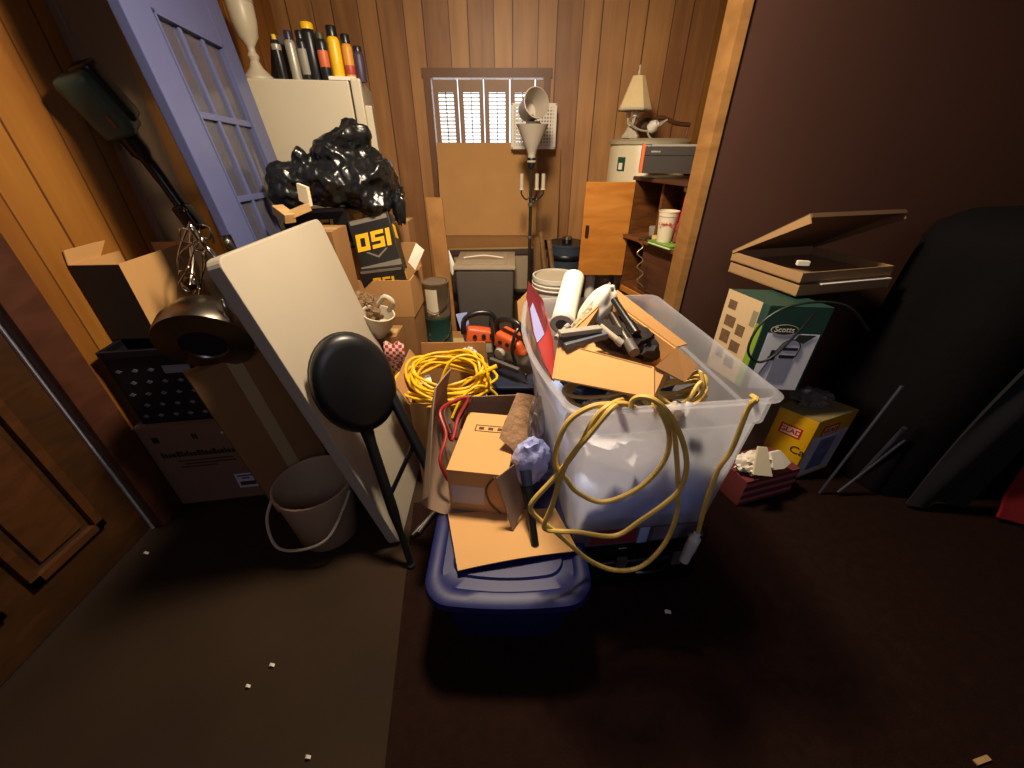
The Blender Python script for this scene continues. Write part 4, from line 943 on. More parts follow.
MB().tube([f0.lerp(f1, -.2), f0.lerp(f1, .05)], [.02, .018], 14).build('head', navy, o, smooth=True)
# red jumper cables
rp_ = [at(u, v, y=yy) for u, v, yy in ((448, 480, 1.02), (440, 460, 1.04), (446, 435, 1.12), (440, 412, 1.2), (452, 402, 1.28), (468, 398, 1.3), (458, 418, 1.24), (452, 440, 1.14), (446, 425, 1.18))]
o = thing('jumper_cable', 'red jumper cable tucked down the left side of the torn carton', 'cable', rp_[0])
MB().tube(rp_, .007, 8, sub=6).build('red_lead', red, o, smooth=True)
MB().tube([p+V((.012, .02, -.01)) for p in rp_[2:]], .006, 8, sub=6).build('dark_lead', mat('lead_maroon', '#4a2220', .5), o, smooth=True)

# ================================================================== CLEAR TOTE
TO = V((.156, .775, 0)); tyaw = 6.2; Rt2 = rz(tyaw); TW, TD, TZ0, TZ1 = .555, .80, .40, .94
tm = translucent('clear_tote', '#f4f4fb', .66, .65)
o = thing('clear_tote', 'large clear plastic tote full of household items and cords', 'tote', (TO.x, TO.y, TZ0), Rt2)
def ring(ins, z, r=.04):
    pts = rrect(ins, TW-ins, ins, TD-ins, r, z-TZ0)
    out = []
    for i, p in enumerate(pts): out.append(p)
    # densify the left side so that it can bulge
    n = len(pts); res = []
    for i in range(n):
        a, c = pts[i], pts[(i+1) % n]; res.append(a)
        if abs(a.x-c.x) < 1e-4 and abs(a.y-c.y) > .3:
            for k in range(1, 8): res.append(a.lerp(c, k/8))
        elif abs(a.y-c.y) < 1e-4 and abs(a.x-c.x) > .2:
            for k in range(1, 6): res.append(a.lerp(c, k/6))
    hgt = (z-TZ0)/(TZ1-TZ0)
    for p in res:
        if p.x < TW*.3: 
            s_ = max(0, min(1, (p.y-ins)/(TD-2*ins))); p.x -= .06*math.sin(math.pi*s_)*hgt
    return res
mb = MB()
rings = [ring(.05, TZ0+.004), ring(.045, TZ0), ring(.035, TZ0+.012), ring(.012, TZ1-.10), ring(.010, TZ1-.095), ring(.002, TZ1-.088), ring(0, TZ1-.012), ring(-.012, TZ1-.012), ring(-.014, TZ1-.004), ring(-.008, TZ1), ring(.002, TZ1-.002), ring(.006, TZ1-.02), ring(.008, TZ1-.088), ring(.016, TZ1-.096), ring(.038, TZ0+.02), ring(.05, TZ0+.008)]
loft(mb, rings[1:-1], False)
R0_ = rings[1]; 
f1_ = [mb.bm.verts.new(p) for p in ring(.045, TZ0+.0)]; mb.bm.faces.new(f1_)
bmesh.ops.remove_doubles(mb.bm, verts=mb.bm.verts, dist=.0005)
tot = mb.build('tote_shell', tm, o, True, smooth=True)
def TL(x, y, z): return V((TO.x, TO.y, 0))+Rt2 @ V((x, y, z))
# under tote: black case and red folder box
o = thing('hard_case', 'black hard case on the floor under the clear tote', 'case', TL(.14, .07, 0), Rt2)
MB().span((-.0, .0, .008), (.44, .6, .16)).build('case_base', black_pl, o, True, bevel=.02, seg=3, smooth=True)
MB().span((-.0, .0, .164), (.44, .6, .30)).build('case_lid', black_pl, o, True, bevel=.02, seg=3, smooth=True)
for x in (.1, .32): MB().span((x, -.012, .13), (x+.04, .0, .20)).build('latch', dgrey, o, True, bevel=.003)
MB().tube([(.17, 0, .15), (.17, -.035, .15), (.27, -.035, .15), (.27, 0, .15)], .008, 8, sub=3).build('handle', black_pl, o, True, smooth=True)
T = WM[o.name] @ Matrix.Translation((.11, -.0025, .25)) @ Matrix.Rotation(math.pi/2, 4, 'X')
MB().span((.10, -.002, .248), (.13, 0, .253)).build('badge', greyp, o, True)
o = thing('flat_box', 'flat box with faded red panel between black case and tote', 'box', TL(.06, .05, .305), Rt2)
MB().span((0, 0, 0), (.44, .55, .085)).build('box_body', mat('flat_grey', '#544c58', .5), o, True, bevel=.003)
MB().span((.06, -.0015, .012), (.22, 0, .08)).build('red_panel', mat('faded_red', '#7a2a30', .5), o, True)
MB().span((.23, -.0018, .0), (.265, 0, .08)).build('tape_label', mat('tape_blue', '#9fb0d8', .5), o, True)
MB().span((.28, -.0015, .01), (.42, 0, .075)).build('grey_panel', mat('panel_grey', '#6b6474', .5), o, True)
# contents
tag(MB().box(TL(.275, .375, .515), (.44, .66, .19), Rt2).build('folded_tarp', mat('tarp_blue', '#a9c0ff', .45, var=.15, scale=6, bump=.3, bscale=10), bevel=.05, seg=3, smooth=True), 'blue folded tarp at the bottom of the clear tote', 'tarp')
o = MB().blob(TL(.22, .20, .71), (.17, .15, .10), Rt2, .35, 2, 4, 3, True).build('plastic_bag', mat('bag_white_haze', '#e2dfe2', .4, bump=.3), smooth=True)
tag(o, 'white plastic bag seen through the tote front', 'bag')
o = MB().box(TL(.36, .09, .78), (.17, .012, .13), Rt2 @ ry(35)).build('notebook', mat('dark_green_cover', '#26343a', .5), bevel=.002)
tag(o, 'dark slate notebook pressed against the tote front', 'notebook')
tag(MB().blob(TL(.29, .45, .745), (.20, .22, .10), Rt2, .3, 2, 4, 9, True).build('navy_fabric', mat('navy_cloth', '#1f2a4a', .9, var=.2, scale=10), smooth=True), 'navy fabric bundle under the cords in the clear tote', 'fabric')
# open carton inside tote
A3, B3, C3, D3 = at(558, 342, z=.965), at(654, 367, z=.945), at(676, 348, z=.965), at(606, 297, z=1.03)
hA = .105
o = thing('carton', 'open carton of tools sitting crooked in the clear tote', 'box', (A3+C3)/2+V((0, 0, -.12)))
dn = V((.0, 0, -hA))
Ab, Bb, Cb, Db = at(552, 378, t=1.155), at(654, 398, t=1.07), C3+dn, D3+dn
mb = MB(); mb.slab([A3, B3, Bb, Ab], -.006); mb.slab([B3, C3, Cb, Bb], -.006); mb.slab([C3, D3, Db, Cb], -.006); mb.slab([D3, A3, Ab, Db], -.006); mb.slab([Ab, Bb, Cb, Db], .005)
mb.build('box_body', card3, o)
MB().slab([B3+V((.002, 0, -.002)), C3, at(697, 366, z=.93), at(684, 383, z=.905)], .005).build('lid_flap', card2, o)
MB().slab([C3, D3, D3+V((.05, .05, .005)), C3+V((.05, .04, -.01))], .005).build('lid_flap', card, o)
MB().slab([A3.lerp(B3, .02)+V((0, -.001, 0)), A3.lerp(B3, .98)+V((0, -.001, 0)), A3.lerp(B3, .97)+V((-.01, -.03, -.10)), A3.lerp(B3, .03)+V((-.01, -.03, -.10))], .004).build('lid_flap', card3, o)
# tools in it
def bar(name, label, cat, uv0, uv1, zz0, zz1, r, m, cap=None):
    a, c = at(*uv0, z=zz0), at(*uv1, z=zz1)
    o = thing(name, label, cat, a)
    MB().tube([a, a.lerp(c, .5), c], r, 12).build('shaft', m, o, smooth=True)
    MB().tube([c.lerp(a, .25), c.lerp(a, -.02)], r*1.25, 12).build('grip', cap or m, o, smooth=True)
    return o
bar('garden_tool', 'silver banded tube pointing down inside the tote carton', 'tool', (612, 315), (634, 352), 1.0, .955, .014, steel, dgrey)
bar('garden_tool', 'black curved handle along the far side of the tote carton', 'tool', (614, 300), (636, 333), 1.04, .99, .012, black_pl)
bar('garden_tool', 'cream handled tool among the items in the tote carton', 'tool', (600, 326), (622, 344), 1.0, .96, .010, ivory, greyp)
bar('garden_tool', 'grey rod lying below the white paper roll', 'tool', (556, 338), (568, 326), .985, 1.0, .008, greyp)
tag(MB().box(at(583, 338, z=.975), (.15, .06, .02), rz(20) @ ry(-6)).build('tool_tray', mat('tray_grey', '#5a5d66', .4), bevel=.004), 'flat grey tray at the near side of the tote carton', 'tray')
tag(MB().box(at(580, 331, z=1.0), (.14, .03, .015), rz(16)).build('paint_pad', greyp, bevel=.003), 'pale grey flat stick under the white plastic jar', 'stick')
tag(MB().blob(at(650, 345, z=.93), (.09, .06, .05), rz(30), .35, 2, 3, 3, True).build('black_pouch', black_mt, smooth=True), 'black pouch in the right half of the tote carton', 'pouch')
tag(MB().blob(at(626, 334, z=.95), (.11, .10, .05), rz(-40), .25, 2, 4, 6, True).build('dark_cloth', mat('dark_brown_cloth', '#211712', .9, var=.3), smooth=True), 'dark brown cloth wadded under the tools in the tote carton', 'cloth')
# paper roll
ra, rb2 = at(574, 276, y=1.52), at(563, 326, y=1.22)
ra = at(574, 278, t=1.62); rb2 = at(562, 325, t=1.42)
o = thing('paper_roll', 'white paper towel roll sticking up out of the tote', 'paper roll', rb2)
dr_ = ra-rb2; L_ = dr_.length
MB().lathe([(0, 0), (.041, 0), (.044, .005), (.044, L_-.005), (.041, L_), (0, L_)], 28, along(rb2, dr_)).build('roll', mat('towel_white', '#e9e0cc', .85, var=.03), o, smooth=True)
MB().lathe([(0, -.002), (.024, -.002), (.024, .002), (0, .002)], 20, along(rb2, dr_)).build('core', dgrey, o)
MB().lathe([(.044, .0), (.046, .004), (.046, .018), (.044, .02)], 28, along(rb2, dr_)).build('end_band', mat('band_pale', '#b9b2a8', .6), o, smooth=True)
# white plastic jar/bag
jc = at(596, 310, t=1.40)
o = thing('plastic_jar', 'white crumpled plastic jar lying right of the paper roll', 'jar', jc)
jx = V((-.5, -.1, -.75)).normalized()
mb = MB(); mb.blob(jc, (.05, .045, .105), axes(V((1, 0, 0)), V((.50, .15, .8))), .12, 2.2, 5, 5); mb.build('jar_body', white_pl, o, smooth=True)
MB().blob(at(611, 290, t=1.36), (.010, .010, .012), None, .1, 2, 2).build('plug', dgrey, o, smooth=True)
def drp(u, v):
    p = at(570+40*u, 326-44*u+14*v-10*v*u, t=1.345+.03*u); p += V((0, 0, 1))*.006*mnoise.noise(V((u*6, v*6, 2))); return p
MB().grid(14, 6, drp, .003).build('torn_label', mat('jar_cream', '#cdbf9f', .7, var=.3, scale=40, bump=.5, bscale=60), o, smooth=True)
# red foil bag along left wall of tote
o = thing('snack_bag', 'red and maroon foil bag standing along the left side of the tote', 'bag', TL(.04, .4, .8))
def rb_f(u, v):   # u along depth (far->near), v down
    top_ = [at(531, 284, t=1.62), at(543, 300, t=1.50), at(551, 332, t=1.36), at(556, 372, t=1.24)]
    bot_ = [at(529, 300, t=1.56), at(534, 335, t=1.40), at(544, 365, t=1.29), at(554, 382, t=1.22)]
    def interp(L, u):
        k = min(2, int(u*3)); return L[k].lerp(L[k+1], u*3-k)
    p = interp(top_, u).lerp(interp(bot_, u), v); p += V((.02, -.02, .0))*math.sin(math.pi*v)*math.sin(math.pi*u); return p
MB().grid(18, 8, rb_f, .02).build('bag_front', maroon, o, smooth=True)
def lift(p, k): return p-(p-V((0, 0, H))).normalized()*k
def rb_g(u, v): return lift(rb_f(.45+u*.54, v*.94+.03), .030)
MB().grid(12, 8, rb_g, .004).build('red_panel', red, o, smooth=True)
def rb_h(u, v): return lift(rb_f(.10+u*.34, .68+v*.30), .034)
MB().grid(8, 4, rb_h, .004).build('pale_panel', mat('panel_lilac', '#8f8fc0', .4), o, smooth=True)
# cords draped over tote front
def fy(x): return .775+(x-.156)*.1086-.022
def onf(u, v, off=0):
    d = ray(u, v); y0 = .775
    for _ in range(8):
        t = y0/d.y; y0 = fy(t*d.x)-off
    t = y0/d.y; return V((0, 0, H))+d*t
def rimp(u, v, z=.955): return at(u, v, z=z)
o = thing('extension_cord', 'worn yellow extension cord looped over the front of the tote', 'cord', TL(.2, -.02, .4))
s1 = [rimp(636, 408, .93), rimp(626, 404, .955), rimp(614, 404, .963), rimp(591, 407, .958), onf(569, 421), onf(557, 446), onf(556, 465), onf(566, 479), onf(577, 492), onf(600, 502), onf(626, 495), onf(649, 480), onf(666, 457), onf(669, 434), rimp(661, 412, .958), rimp(654, 404, .93)]
s2 = [rimp(622, 400, .93), rimp(614, 403, .965), onf(597, 416, .014), onf(577, 449, .014), onf(557, 475, .014), onf(534, 500, .02), onf(531, 510, .02), onf(540, 520, .02), onf(552, 529, .025), onf(566, 541, .03), onf(589, 560, .035), onf(614, 570, .035), onf(640, 567, .035), onf(663, 546, .025), onf(676, 517, .014), onf(678, 489, .014), onf(676, 449, .014), onf(672, 427, .016), rimp(660, 407, .972), rimp(655, 400, .94)]
s3 = [rimp(620, 405, .93), rimp(612, 408, .965), onf(589, 435, .026), onf(566, 464, .026), onf(552, 506, .03), onf(544, 527, .03), onf(556, 531, .03), onf(577, 532, .03), onf(614, 536, .026), onf(640, 521, .026), onf(675, 495, .026), onf(686, 472, .026), onf(684, 446, .026), onf(672, 418, .028), rimp(657, 402, .985), rimp(643, 397, .99), rimp(633, 400, .975), rimp(631, 408, .955)]
for s_ in (s1, s2, s3): MB().tube(s_, .0072, 8, sub=6).build('cord_loop', yellow2, o, smooth=True)
o = thing('extension_cord', 'yellow cord hanging down the right of the tote front to a white plug', 'cord', TL(.45, -.02, .4))
s5 = [rimp(752, 396, .93), rimp(756, 400, .962), onf(748, 409, .004), onf(732, 449, .004), onf(718, 470, .004), onf(706, 503, .004), onf(698, 532, .004)]
MB().tube(s5, .0072, 8, sub=6).build('cord', yellow2, o, smooth=True)
pa, pb_ = onf(697, 534, .004), onf(684, 560, .004)
MB().tube([pa, pa.lerp(pb_, .35), pb_], [.011, .019, .017], 10, sub=4).build('plug', mat('plug_clear', '#c2c0b8', .35), o, smooth=True)
for dxx in (-.006, .006): MB().box(pb_+V((dxx, 0, -.012)), (.003, .006, .02)).build('prong', chrome, o)
MB().blob(onf(701, 534, -.0), (.014, .012, .010), None, .3, 2, 2).build('tape_wrap', black_pl, o, smooth=True)
# second coil inside the tote on the right
random.seed(5)
ct = at(672, 400, z=.83); pts = []
for k in range(7):
    ra_, rb_ = random.uniform(.075, .11), random.uniform(.05, .075); ph = random.uniform(0, 6); tz = random.uniform(-.02, .04)
    for i in range(12):
        a = 2*math.pi*i/12; pts.append(ct+V((ra_*math.cos(a), rb_*math.sin(a)+.02, tz+.02*math.sin(a+ph)+.03*math.cos(a*2))))
o = thing('extension_cord', 'small yellow cord coil inside the right half of the tote', 'cord', ct)
MB().tube(pts, .0065, 8, sub=3).build('coiled_cord', yellow2, o, smooth=True)
MB().tube([at(684, 416, z=.86), at(690, 403, z=.89)], .011, 8).build('plug', white_pl, o, smooth=True)
MB().blob(at(674, 412, z=.90), (.025, .02, .03), None, .5, 2.5, 3, 2, True).build('twist_tie', mat('tie_cream', '#cfc0a4', .6), o, smooth=True)
random.seed(6)
pts = []
ct = at(600, 402, z=.80)
for k in range(3):
    ra_, rb_ = .09+.012*k, .07
    for i in range(12):
        a = 2*math.pi*i/12; pts.append(ct+V((ra_*math.cos(a), rb_*math.sin(a)+.03, .02*math.sin(a+k)+.02*k)))
o = MB().tube(pts, .0065, 8, sub=3).build('cable', mat('cable_tan', '#a58a56', .5), smooth=True)
tag(o, 'tan cable loops inside the left half of the tote', 'cable')

# ================================================================== RIGHT: sprayer box, pizza boxes, bags
o = carton('carton', 'dark carton hidden under the green and white sprayer box', (1.0, 1.57, 0), rz(-7), (.31, .26, .535), mat('carton_umber', '#4a3626', .9))  # even dark brown cardboard all round
SB = V((1.055, 1.50, .545)); Rsb = axes(V((.24, -.03, 0)), (0, 0, 1))
# box: front x from corner to right, left face goes back-left
o = thing('sprayer_box', 'green and white garden sprayer carton against the brown partition', 'box', SB)
fc0, fc1 = V((1.055, 1.50, 0)), V((1.30, 1.475, 0)); lc = V((.99, 1.715, 0)); bc_ = fc1+(lc-fc0)
zb, zt = .545, .94
def atz(p, z): return V((p.x, p.y, z))
MB().hexa([atz(p, zb) for p in (fc0, fc1, bc_, lc)]+[atz(p, zt) for p in (fc0, fc1, bc_, lc)]).build('box_body', mat('box_green', '#23433a', .5), o, bevel=.002)
def face(P0, P1, u0, u1, z0, z1, name, m, par, out=.001):
    nn = (P1-P0).cross(V((0, 0, 1))).normalized()
    a = P0.lerp(P1, u0); c = P0.lerp(P1, u1)
    return MB().slab([atz(a, z0)+nn*out, atz(c, z0)+nn*out, atz(c, z1)+nn*out, atz(a, z1)+nn*out], out*.8).build(name, m, par)
side = face(lc, fc0, 0, .84, zb, zt, 'side_panel', mat('print_cream', '#c8ad84', .6, var=.05), o)
for (u0, u1, z0, z1) in ((.10, .3, .86, .90), (.12, .38, .78, .83), (.12, .35, .70, .76), (.45, .65, .76, .81), (.42, .66, .68, .73), (.15, .34, .62, .67), (.42, .66, .60, .65)):
    face(lc, fc0, u0, u1, z0, z1, 'photo_print', mat('print_brown', '#6d5238', .7, var=.4, scale=60), side, .002)
face(lc, fc0, .84, .985, zb, zt-.09, 'green_stripe', limep, o)
face(lc, fc0, .70, .82, zt-.115, zt-.045, 'barcode', mat('barcode_grey', '#8d8068', .6), side, .002)
fp = face(fc0, fc1, .12, .96, zb, zt-.12, 'front_panel', mat('print_white', '#eef0f8', .5, var=.03), o)
nn = (fc1-fc0).cross(V((0, 0, 1))).normalized()
Tf = facemat(atz(fc0, zt), atz(fc1, zt), atz(fc0, zb), .003)
lg = MB().lathe([(0, 0), (.055, 0), (.055, .001), (0, .001)], 28, Tf @ Matrix.Translation((-.035, .095, 0)), 1, .42).build('logo_oval', mat('logo_green', '#173326', .5), o)
MB().lathe([(.052, .001), (.055, .001), (.055, .0018), (.052, .0018)], 28, Tf @ Matrix.Translation((-.035, .095, 0)), 1, .42).build('logo_ring', paper, lg)
text('Scotts', .034, paper, lg, Tf @ Matrix.Translation((-.035, .095, .0015)), wx=.95)
def ft(pts, name, m, par, rr=.004): return MB().tube([Tf @ V((x, y, .0005)) for x, y in pts], rr, 6, sub=4).build(name, m, par, smooth=True)
dkp = mat('print_dark', '#23232b', .5)
ft([(-.07, -.12), (-.05, -.05), (-.03, .01), (-.01, .045), (.03, .05), (.055, .02), (.05, -.03)], 'hose_print', dkp, fp, .0025)
mb = MB()
def rc(x0, x1, y0, y1, z=.0008):
    mb.slab([Tf @ V(p) for p in ((x0, y0, z), (x1, y0, z), (x1, y1, z), (x0, y1, z))], .0006)
rc(-.01, .05, .0, .014); rc(-.015, .048, -.038, -.022); rc(-.055, -.035, -.03, .0); rc(-.06, -.03, -.05, -.03)
mb.build('sprayer_print', dkp, fp)
mb = MB(); rc(-.03, .045, -.16, -.04, .0004); mb.build('tank_print', mat('print_tank', '#9a9fb4', .5), fp)
mb = MB(); mb.slab([Tf @ V(p) for p in ((.03, .075, .0005), (.10, .075, .0005), (.06, .035, .0005), (.02, .05, .0005))], .0006); mb.build('leaf_print', mat('print_leaf', '#2b352f', .6), fp)
# black cord around it
cp = [at(u, v, y=1.40) for u, v in ((868, 330), (850, 308), (820, 302), (785, 308), (760, 325), (748, 350), (758, 362), (775, 355), (800, 330), (815, 312))]
tag(MB().tube(cp, .005, 8, sub=6).build('power_cord', mat('cord_dark', '#1c2420', .5), smooth=True), 'dark thin cord looping in front of the sprayer carton', 'cord')
# food boxes
zp = .952; Pc = V((1.196, 1.574, zp)); ex = V((.484, .116, 0)); ey = V((-.106, .374, 0))
kr = mat('kraft_brown', '#a5835c', .85, var=.1, spec=.2); kd = mat('kraft_inside', '#6e5238', .9, var=.15)
def flatbox(label, P, ex, ey, h, open_=False):
    o = thing('pizza_box', label, 'box', P, None, 'flat takeaway boxes')
    a, b_, c, d_ = P, P+ex, P+ex+ey, P+ey; zz = V((0, 0, h)); t = .005
    mb = MB(); mb.slab([a, b_, b_+zz, a+zz], t); mb.slab([b_, c, c+zz, b_+zz], t); mb.slab([c, d_, d_+zz, c+zz], t); mb.slab([d_, a, a+zz, d_+zz], t); mb.slab([a, b_, c, d_], -t)
    mb.build('tray', kr, o)
    if open_:
        al = math.radians(33); yd = -ey.normalized(); L = ey.length
        up_ = (yd*math.cos(al)+V((0, 0, math.sin(al))))*L; h0 = d_+zz+V((0, 0, .002))
        nrm = ex.cross(up_).normalized(); nrm = -nrm if nrm.z > 0 else nrm
        lidt = MB(); lidt.slab([h0, h0+ex, h0+ex+up_, h0+up_], .005); lid_ = lidt.build('lid', kd, o)
        rim = .035*nrm
        MB().slab([h0, h0+up_, h0+up_+rim, h0+rim*.3], .005).build('lid_edge', kr, lid_)
        MB().slab([h0+up_, h0+up_+ex, h0+up_+ex+rim*.4, h0+up_+rim*.4], .005).build('lid_edge', kd, lid_)
        MB().slab([h0+ex, h0+up_+ex, h0+up_+ex+rim, h0+ex+rim*.3], .005).build('lid_edge', kd, lid_)
    else:
        MB().slab([a+zz, b_+zz, c+zz, d_+zz], -.004).build('lid', kr, o)
    return o
flatbox('closed flat kraft box, lower one on the sprayer carton', Pc+V((0, 0, 0)), ex, ey, .042)
flatbox('open flat kraft box with raised lid, upper one of the two', Pc+V((-.005, .0, .056)), ex*.97, ey, .042, True)
tag(MB().slab([Pc+V((.1, .01, .049))+ex*.0, Pc+V((.1, .01, .049))+ex*.75, Pc+V((.1, .1, .049))+ex*.75, Pc+V((.1, .1, .049))], .004).build('napkin', paper), 'paper sheet sandwiched between the two flat kraft boxes', 'paper')
tag(MB().box(at(803, 263, y=1.66), (.045, .02, .018), rz(-10)).build('receipt_roll', paper), 'small white packet inside the open flat box', 'packet')
# GLAD box
gp = [V((1.45, 1.44, 0)), V((1.71, 1.54, 0)), V((1.585, 1.68, 0)), V((1.325, 1.58, 0))]
o = thing('trash_bag_box', 'yellow trash bag carton on the floor right of the tote', 'box', (1.45, 1.44, .002))
gz = .385
MB().hexa([atz(p, .004) for p in gp]+[atz(p, gz) for p in gp]).build('box_body', yellowp, o, bevel=.002)
MB().slab([atz(gp[0], gz+.004), atz(gp[1], gz+.004), atz(gp[2], gz+.004), atz(gp[3], gz+.004)], .003).build('lid', mat('lid_greyish', '#8a7a50', .6), o)
fw_ = face(gp[0], gp[1], .06, .97, .02, gz-.10, 'front_photo', mat('photo_blue', '#d2d8e6', .4, var=.25, scale=7), o)
face(gp[0], gp[1], .30, .72, .05, gz-.13, 'bag_photo', mat('photo_slate', '#7780a4', .4, var=.4, scale=14, bump=.2), fw_, .002)
for (P0, P1, cc0, zz1, wv) in ((gp[3], gp[0], .52, gz-.10, .5), (gp[0], gp[1], .42, gz-.075, .42)):
    nn2 = (P1-P0).cross(V((0, 0, 1))).normalized()
    lgp = face(P0, P1, cc0-wv/2, cc0+wv/2, zz1-.03, zz1+.03, 'logo_red', redp, o, .002)
    lgw = face(P0, P1, cc0-wv/2+.04, cc0+wv/2-.04, zz1-.022, zz1+.022, 'logo_cream', mat('logo_cream', '#e8c9a0', .5), lgp, .003)
    x_ = (P1-P0).normalized(); Tm = Matrix.Translation(atz(P0.lerp(P1, cc0), zz1)+nn2*.0035) @ Matrix((x_, V((0, 0, 1)), nn2)).transposed().to_4x4()
    text('GLAD', .036, redp, lgw, Tm, bold=.001)
P0, P1 = gp[3], gp[0]; nn2 = (P1-P0).cross(V((0, 0, 1))).normalized(); x_ = (P1-P0).normalized()
text('Ca', .06, ink, o, Matrix.Translation(atz(P0.lerp(P1, .85), .19)+nn2*.002) @ Matrix((x_, V((0, 0, 1)), nn2)).transposed().to_4x4())
tag(MB().blob((1.50, 1.60, gz+.04), (.10, .07, .04), None, .4, 2, 4, 3, True).build('grocery_bag', mat('bag_smoke', '#6d6660', .3, bump=.3), smooth=True), 'grey plastic bag crumpled on top of the yellow carton', 'bag')
# red striped box with paper
rp0, rp1 = V((1.09, 1.27, 0)), V((1.395, 1.36, 0)); rdv = V((-.06, .17, 0))
o = thing('striped_box', 'low red striped box on the floor beside the yellow carton', 'box', (1.09, 1.27, .002))
MB().hexa([atz(p, .008) for p in (rp0, rp1, rp1+rdv, rp0+rdv)]+[atz(p, .17) for p in (rp0, rp1, rp1+rdv, rp0+rdv)]).build('box_body', mat('box_maroon', '#6e2f2f', .6, var=.1), o, bevel=.002)
for k in range(3): face(rp0, rp1, 0, 1, .03+k*.05, .05+k*.05, 'stripe', mat('stripe_pink', '#a8666a', .6), o, .0012)
wc = rp0.lerp(rp1, .30)+rdv*.35
tag(MB().blob((wc.x, wc.y, .215), (.11, .06, .055), rz(16), .45, 2.3, 4, 5, True).build('crumpled_paper', paper, smooth=True), 'crumpled white paper heaped on the red striped box', 'paper')
def pf(u, v):
    p = at(752, 448, y=1.30).lerp(at(763, 447, y=1.31), u).lerp(at(752, 474, y=1.27).lerp(at(770, 476, y=1.28), u), v); return p
tag(MB().slab([at(757, 446, y=1.32), at(766, 447, y=1.32), at(771, 476, y=1.26), at(752, 474, y=1.26)], .01).build('paper_strip', mat('paper_cream', '#e0d3b2', .8)), 'upright cream paper strip standing by the tote corner', 'paper')
tag(MB().slab([at(767, 452, y=1.36), at(777, 450, y=1.38), at(787, 462, y=1.36), at(780, 468, y=1.33), at(770, 469, y=1.32)], .02).build('paper_wedge', paper), 'small white wedge of paper next to the yellow carton', 'paper')

# dark draped stack, coat, bars, red cloth
dkc = mat('black_fabric', '#0b0809', .9, var=.3, scale=6, bump=.3, bscale=12, spec=.15)
def drape(u, v):
    a = 2*math.pi*u; hgt = 1.30*(1-v)
    ex_ = .36+.10*v+.025*math.sin(9*a+2*v)*v+.02*math.sin(5*a); r = 1 if v > .12 else math.sqrt(max(0, 1-((.12-v)/.12)**2))
    c, s_ = math.cos(a), math.sin(a)
    k = (abs(c)**4+abs(s_)**4)**-.25
    return V((2.21+c*k*ex_*r*1.0, 1.62+s_*k*.30*r, .012+hgt))
o = thing('covered_rack', 'tall black cloth covered rack in the dark right corner', 'rack', (2.21, 1.62, 0))
MB().grid(72, 24, drape, .006).build('cover', dkc, o, smooth=True)
MB().span((1.95, 1.38, .02), (2.47, 1.86, 1.2)).build('rack_body', black_mt, o)
tag(MB().grid(14, 18, lambda u, v: V((1.90+.26*u, 1.22+.02*math.sin(8*u+3*v)+.05*v, 1.0-.97*v)), .01).build('garment', mat('charcoal_cloth', '#1c1a20', .9, var=.2), smooth=True), 'charcoal garment hanging at the front of the black rack', 'garment')
for k, (p, q_, rr, lbl) in enumerate((((838, 492), (905, 440), .006, 'thin grey metal bar leaning right of the yellow carton, lower one'), ((858, 478), (905, 428), .010, 'bluish metal bar leaning beside the thin grey bar'), ((862, 424), (902, 386), .006, 'pale bar leaning higher against the black rack'))):
    a = at(*p, y=1.33); c = at(*q_, y=1.36)
    a = at(*p, z=.03) if k < 2 else V((a.x+.02, a.y+.02, .01))
    tag(MB().tube([a, c], rr, 8).build('metal_bar', mat('bar_grey', '#4a4b58', .5, .3), smooth=True), lbl, 'bar', 'bars by the black rack')
tag(MB().grid(14, 12, lambda u, v: V((2.24+.42*u, 1.24-.07*v+.02*math.sin(7*u+2*v), .30-.27*v+.07*u*(1-v)+.015*math.sin(9*v+4*u))), .012).build('red_cloth', mat('red_cloth', '#8a1218', .85, var=.2), smooth=True), 'red cloth heaped at the foot of the black rack, far right', 'cloth')

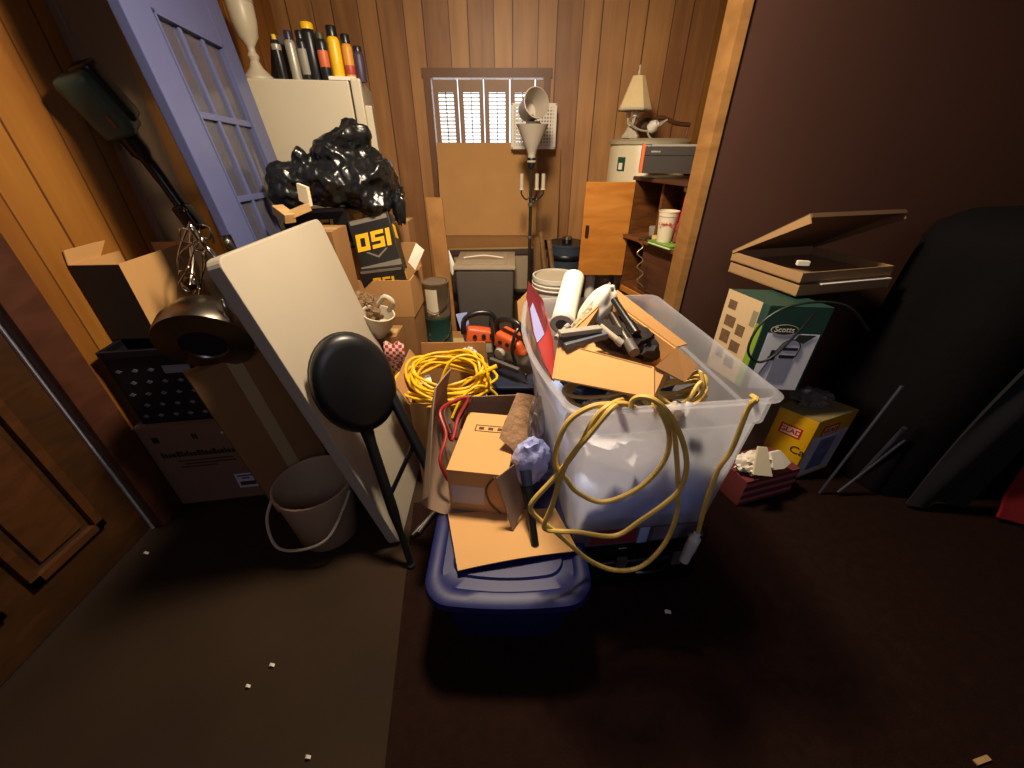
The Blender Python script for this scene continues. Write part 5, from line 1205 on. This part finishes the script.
# floor scraps
random.seed(3)
for (u, v, lab_, sz) in ((668, 612, 'white paper crumb on the dark overlay in front of the tote', .012), (272, 665, 'pale curl of litter on the bare floor, right of the pair', .008), (248, 686, 'tiny pale chip on the bare floor, left of the pair', .007), (146, 553, 'white scrap beside the left door jamb', .010), (308, 757, 'small pale chip on the floor at the bottom edge of the picture', .007)):
    p = at(u, v, z=.009)
    tag(MB().grid(3, 3, lambda a, c: p+V(((a-.5)*sz*2, (c-.5)*sz, .004*math.sin(5*a)+.003*c)), .001).build('paper_scrap', paper), lab_, 'scrap', 'litter on the floor')
p = at(982, 760, z=.011)
tag(MB().box(p, (.05, .012, .006), rz(12)).build('wood_chip', palewood), 'pale wooden stick on the dark overlay at the bottom right corner', 'stick')

# ================================================================== LIGHT
def area(name, loc, tgt, size, energy, col, shape='DISK', sp=math.pi):
    l = bpy.data.lights.new(name, 'AREA'); l.shape = shape; l.size = size; l.energy = energy; l.color = col; l.spread = sp
    o = bpy.data.objects.new(name, l); COL.objects.link(o); o.location = loc
    o.rotation_euler = (V(tgt)-V(loc)).to_track_quat('-Z', 'Y').to_euler(); return o
def bulb(name, loc, r, energy, col):
    l = bpy.data.lights.new(name, 'POINT'); l.shadow_soft_size = r; l.energy = energy; l.color = col
    o = bpy.data.objects.new(name, l); COL.objects.link(o); o.location = loc
area('ceiling_light', (-.06, 1.38, 2.46), (-.06, 1.85, 0), .30, 56, (1, .82, .60))
bulb('ceiling_bulb', (-.06, 1.38, 2.40), .12, 48, (1, .80, .56))
area('fill_light', (.3, -.9, 2.35), (.2, 1.4, .3), 1.2, 11, (.74, .74, 1))  # added bluish fill from above the camera, no window there
W = bpy.data.worlds.new('world'); S.world = W; W.use_nodes = True
bg = W.node_tree.nodes['Background']; bg.inputs[0].default_value = (.80, .88, 1, 1); bg.inputs[1].default_value = 2.4
vs = S.view_settings; vs.view_transform = 'Standard'; vs.look = 'None'; vs.exposure = 0; vs.gamma = 1; vs.use_curve_mapping = False
S.cycles.max_bounces = 8; S.cycles.transparent_max_bounces = 16; S.cycles.use_denoising = True
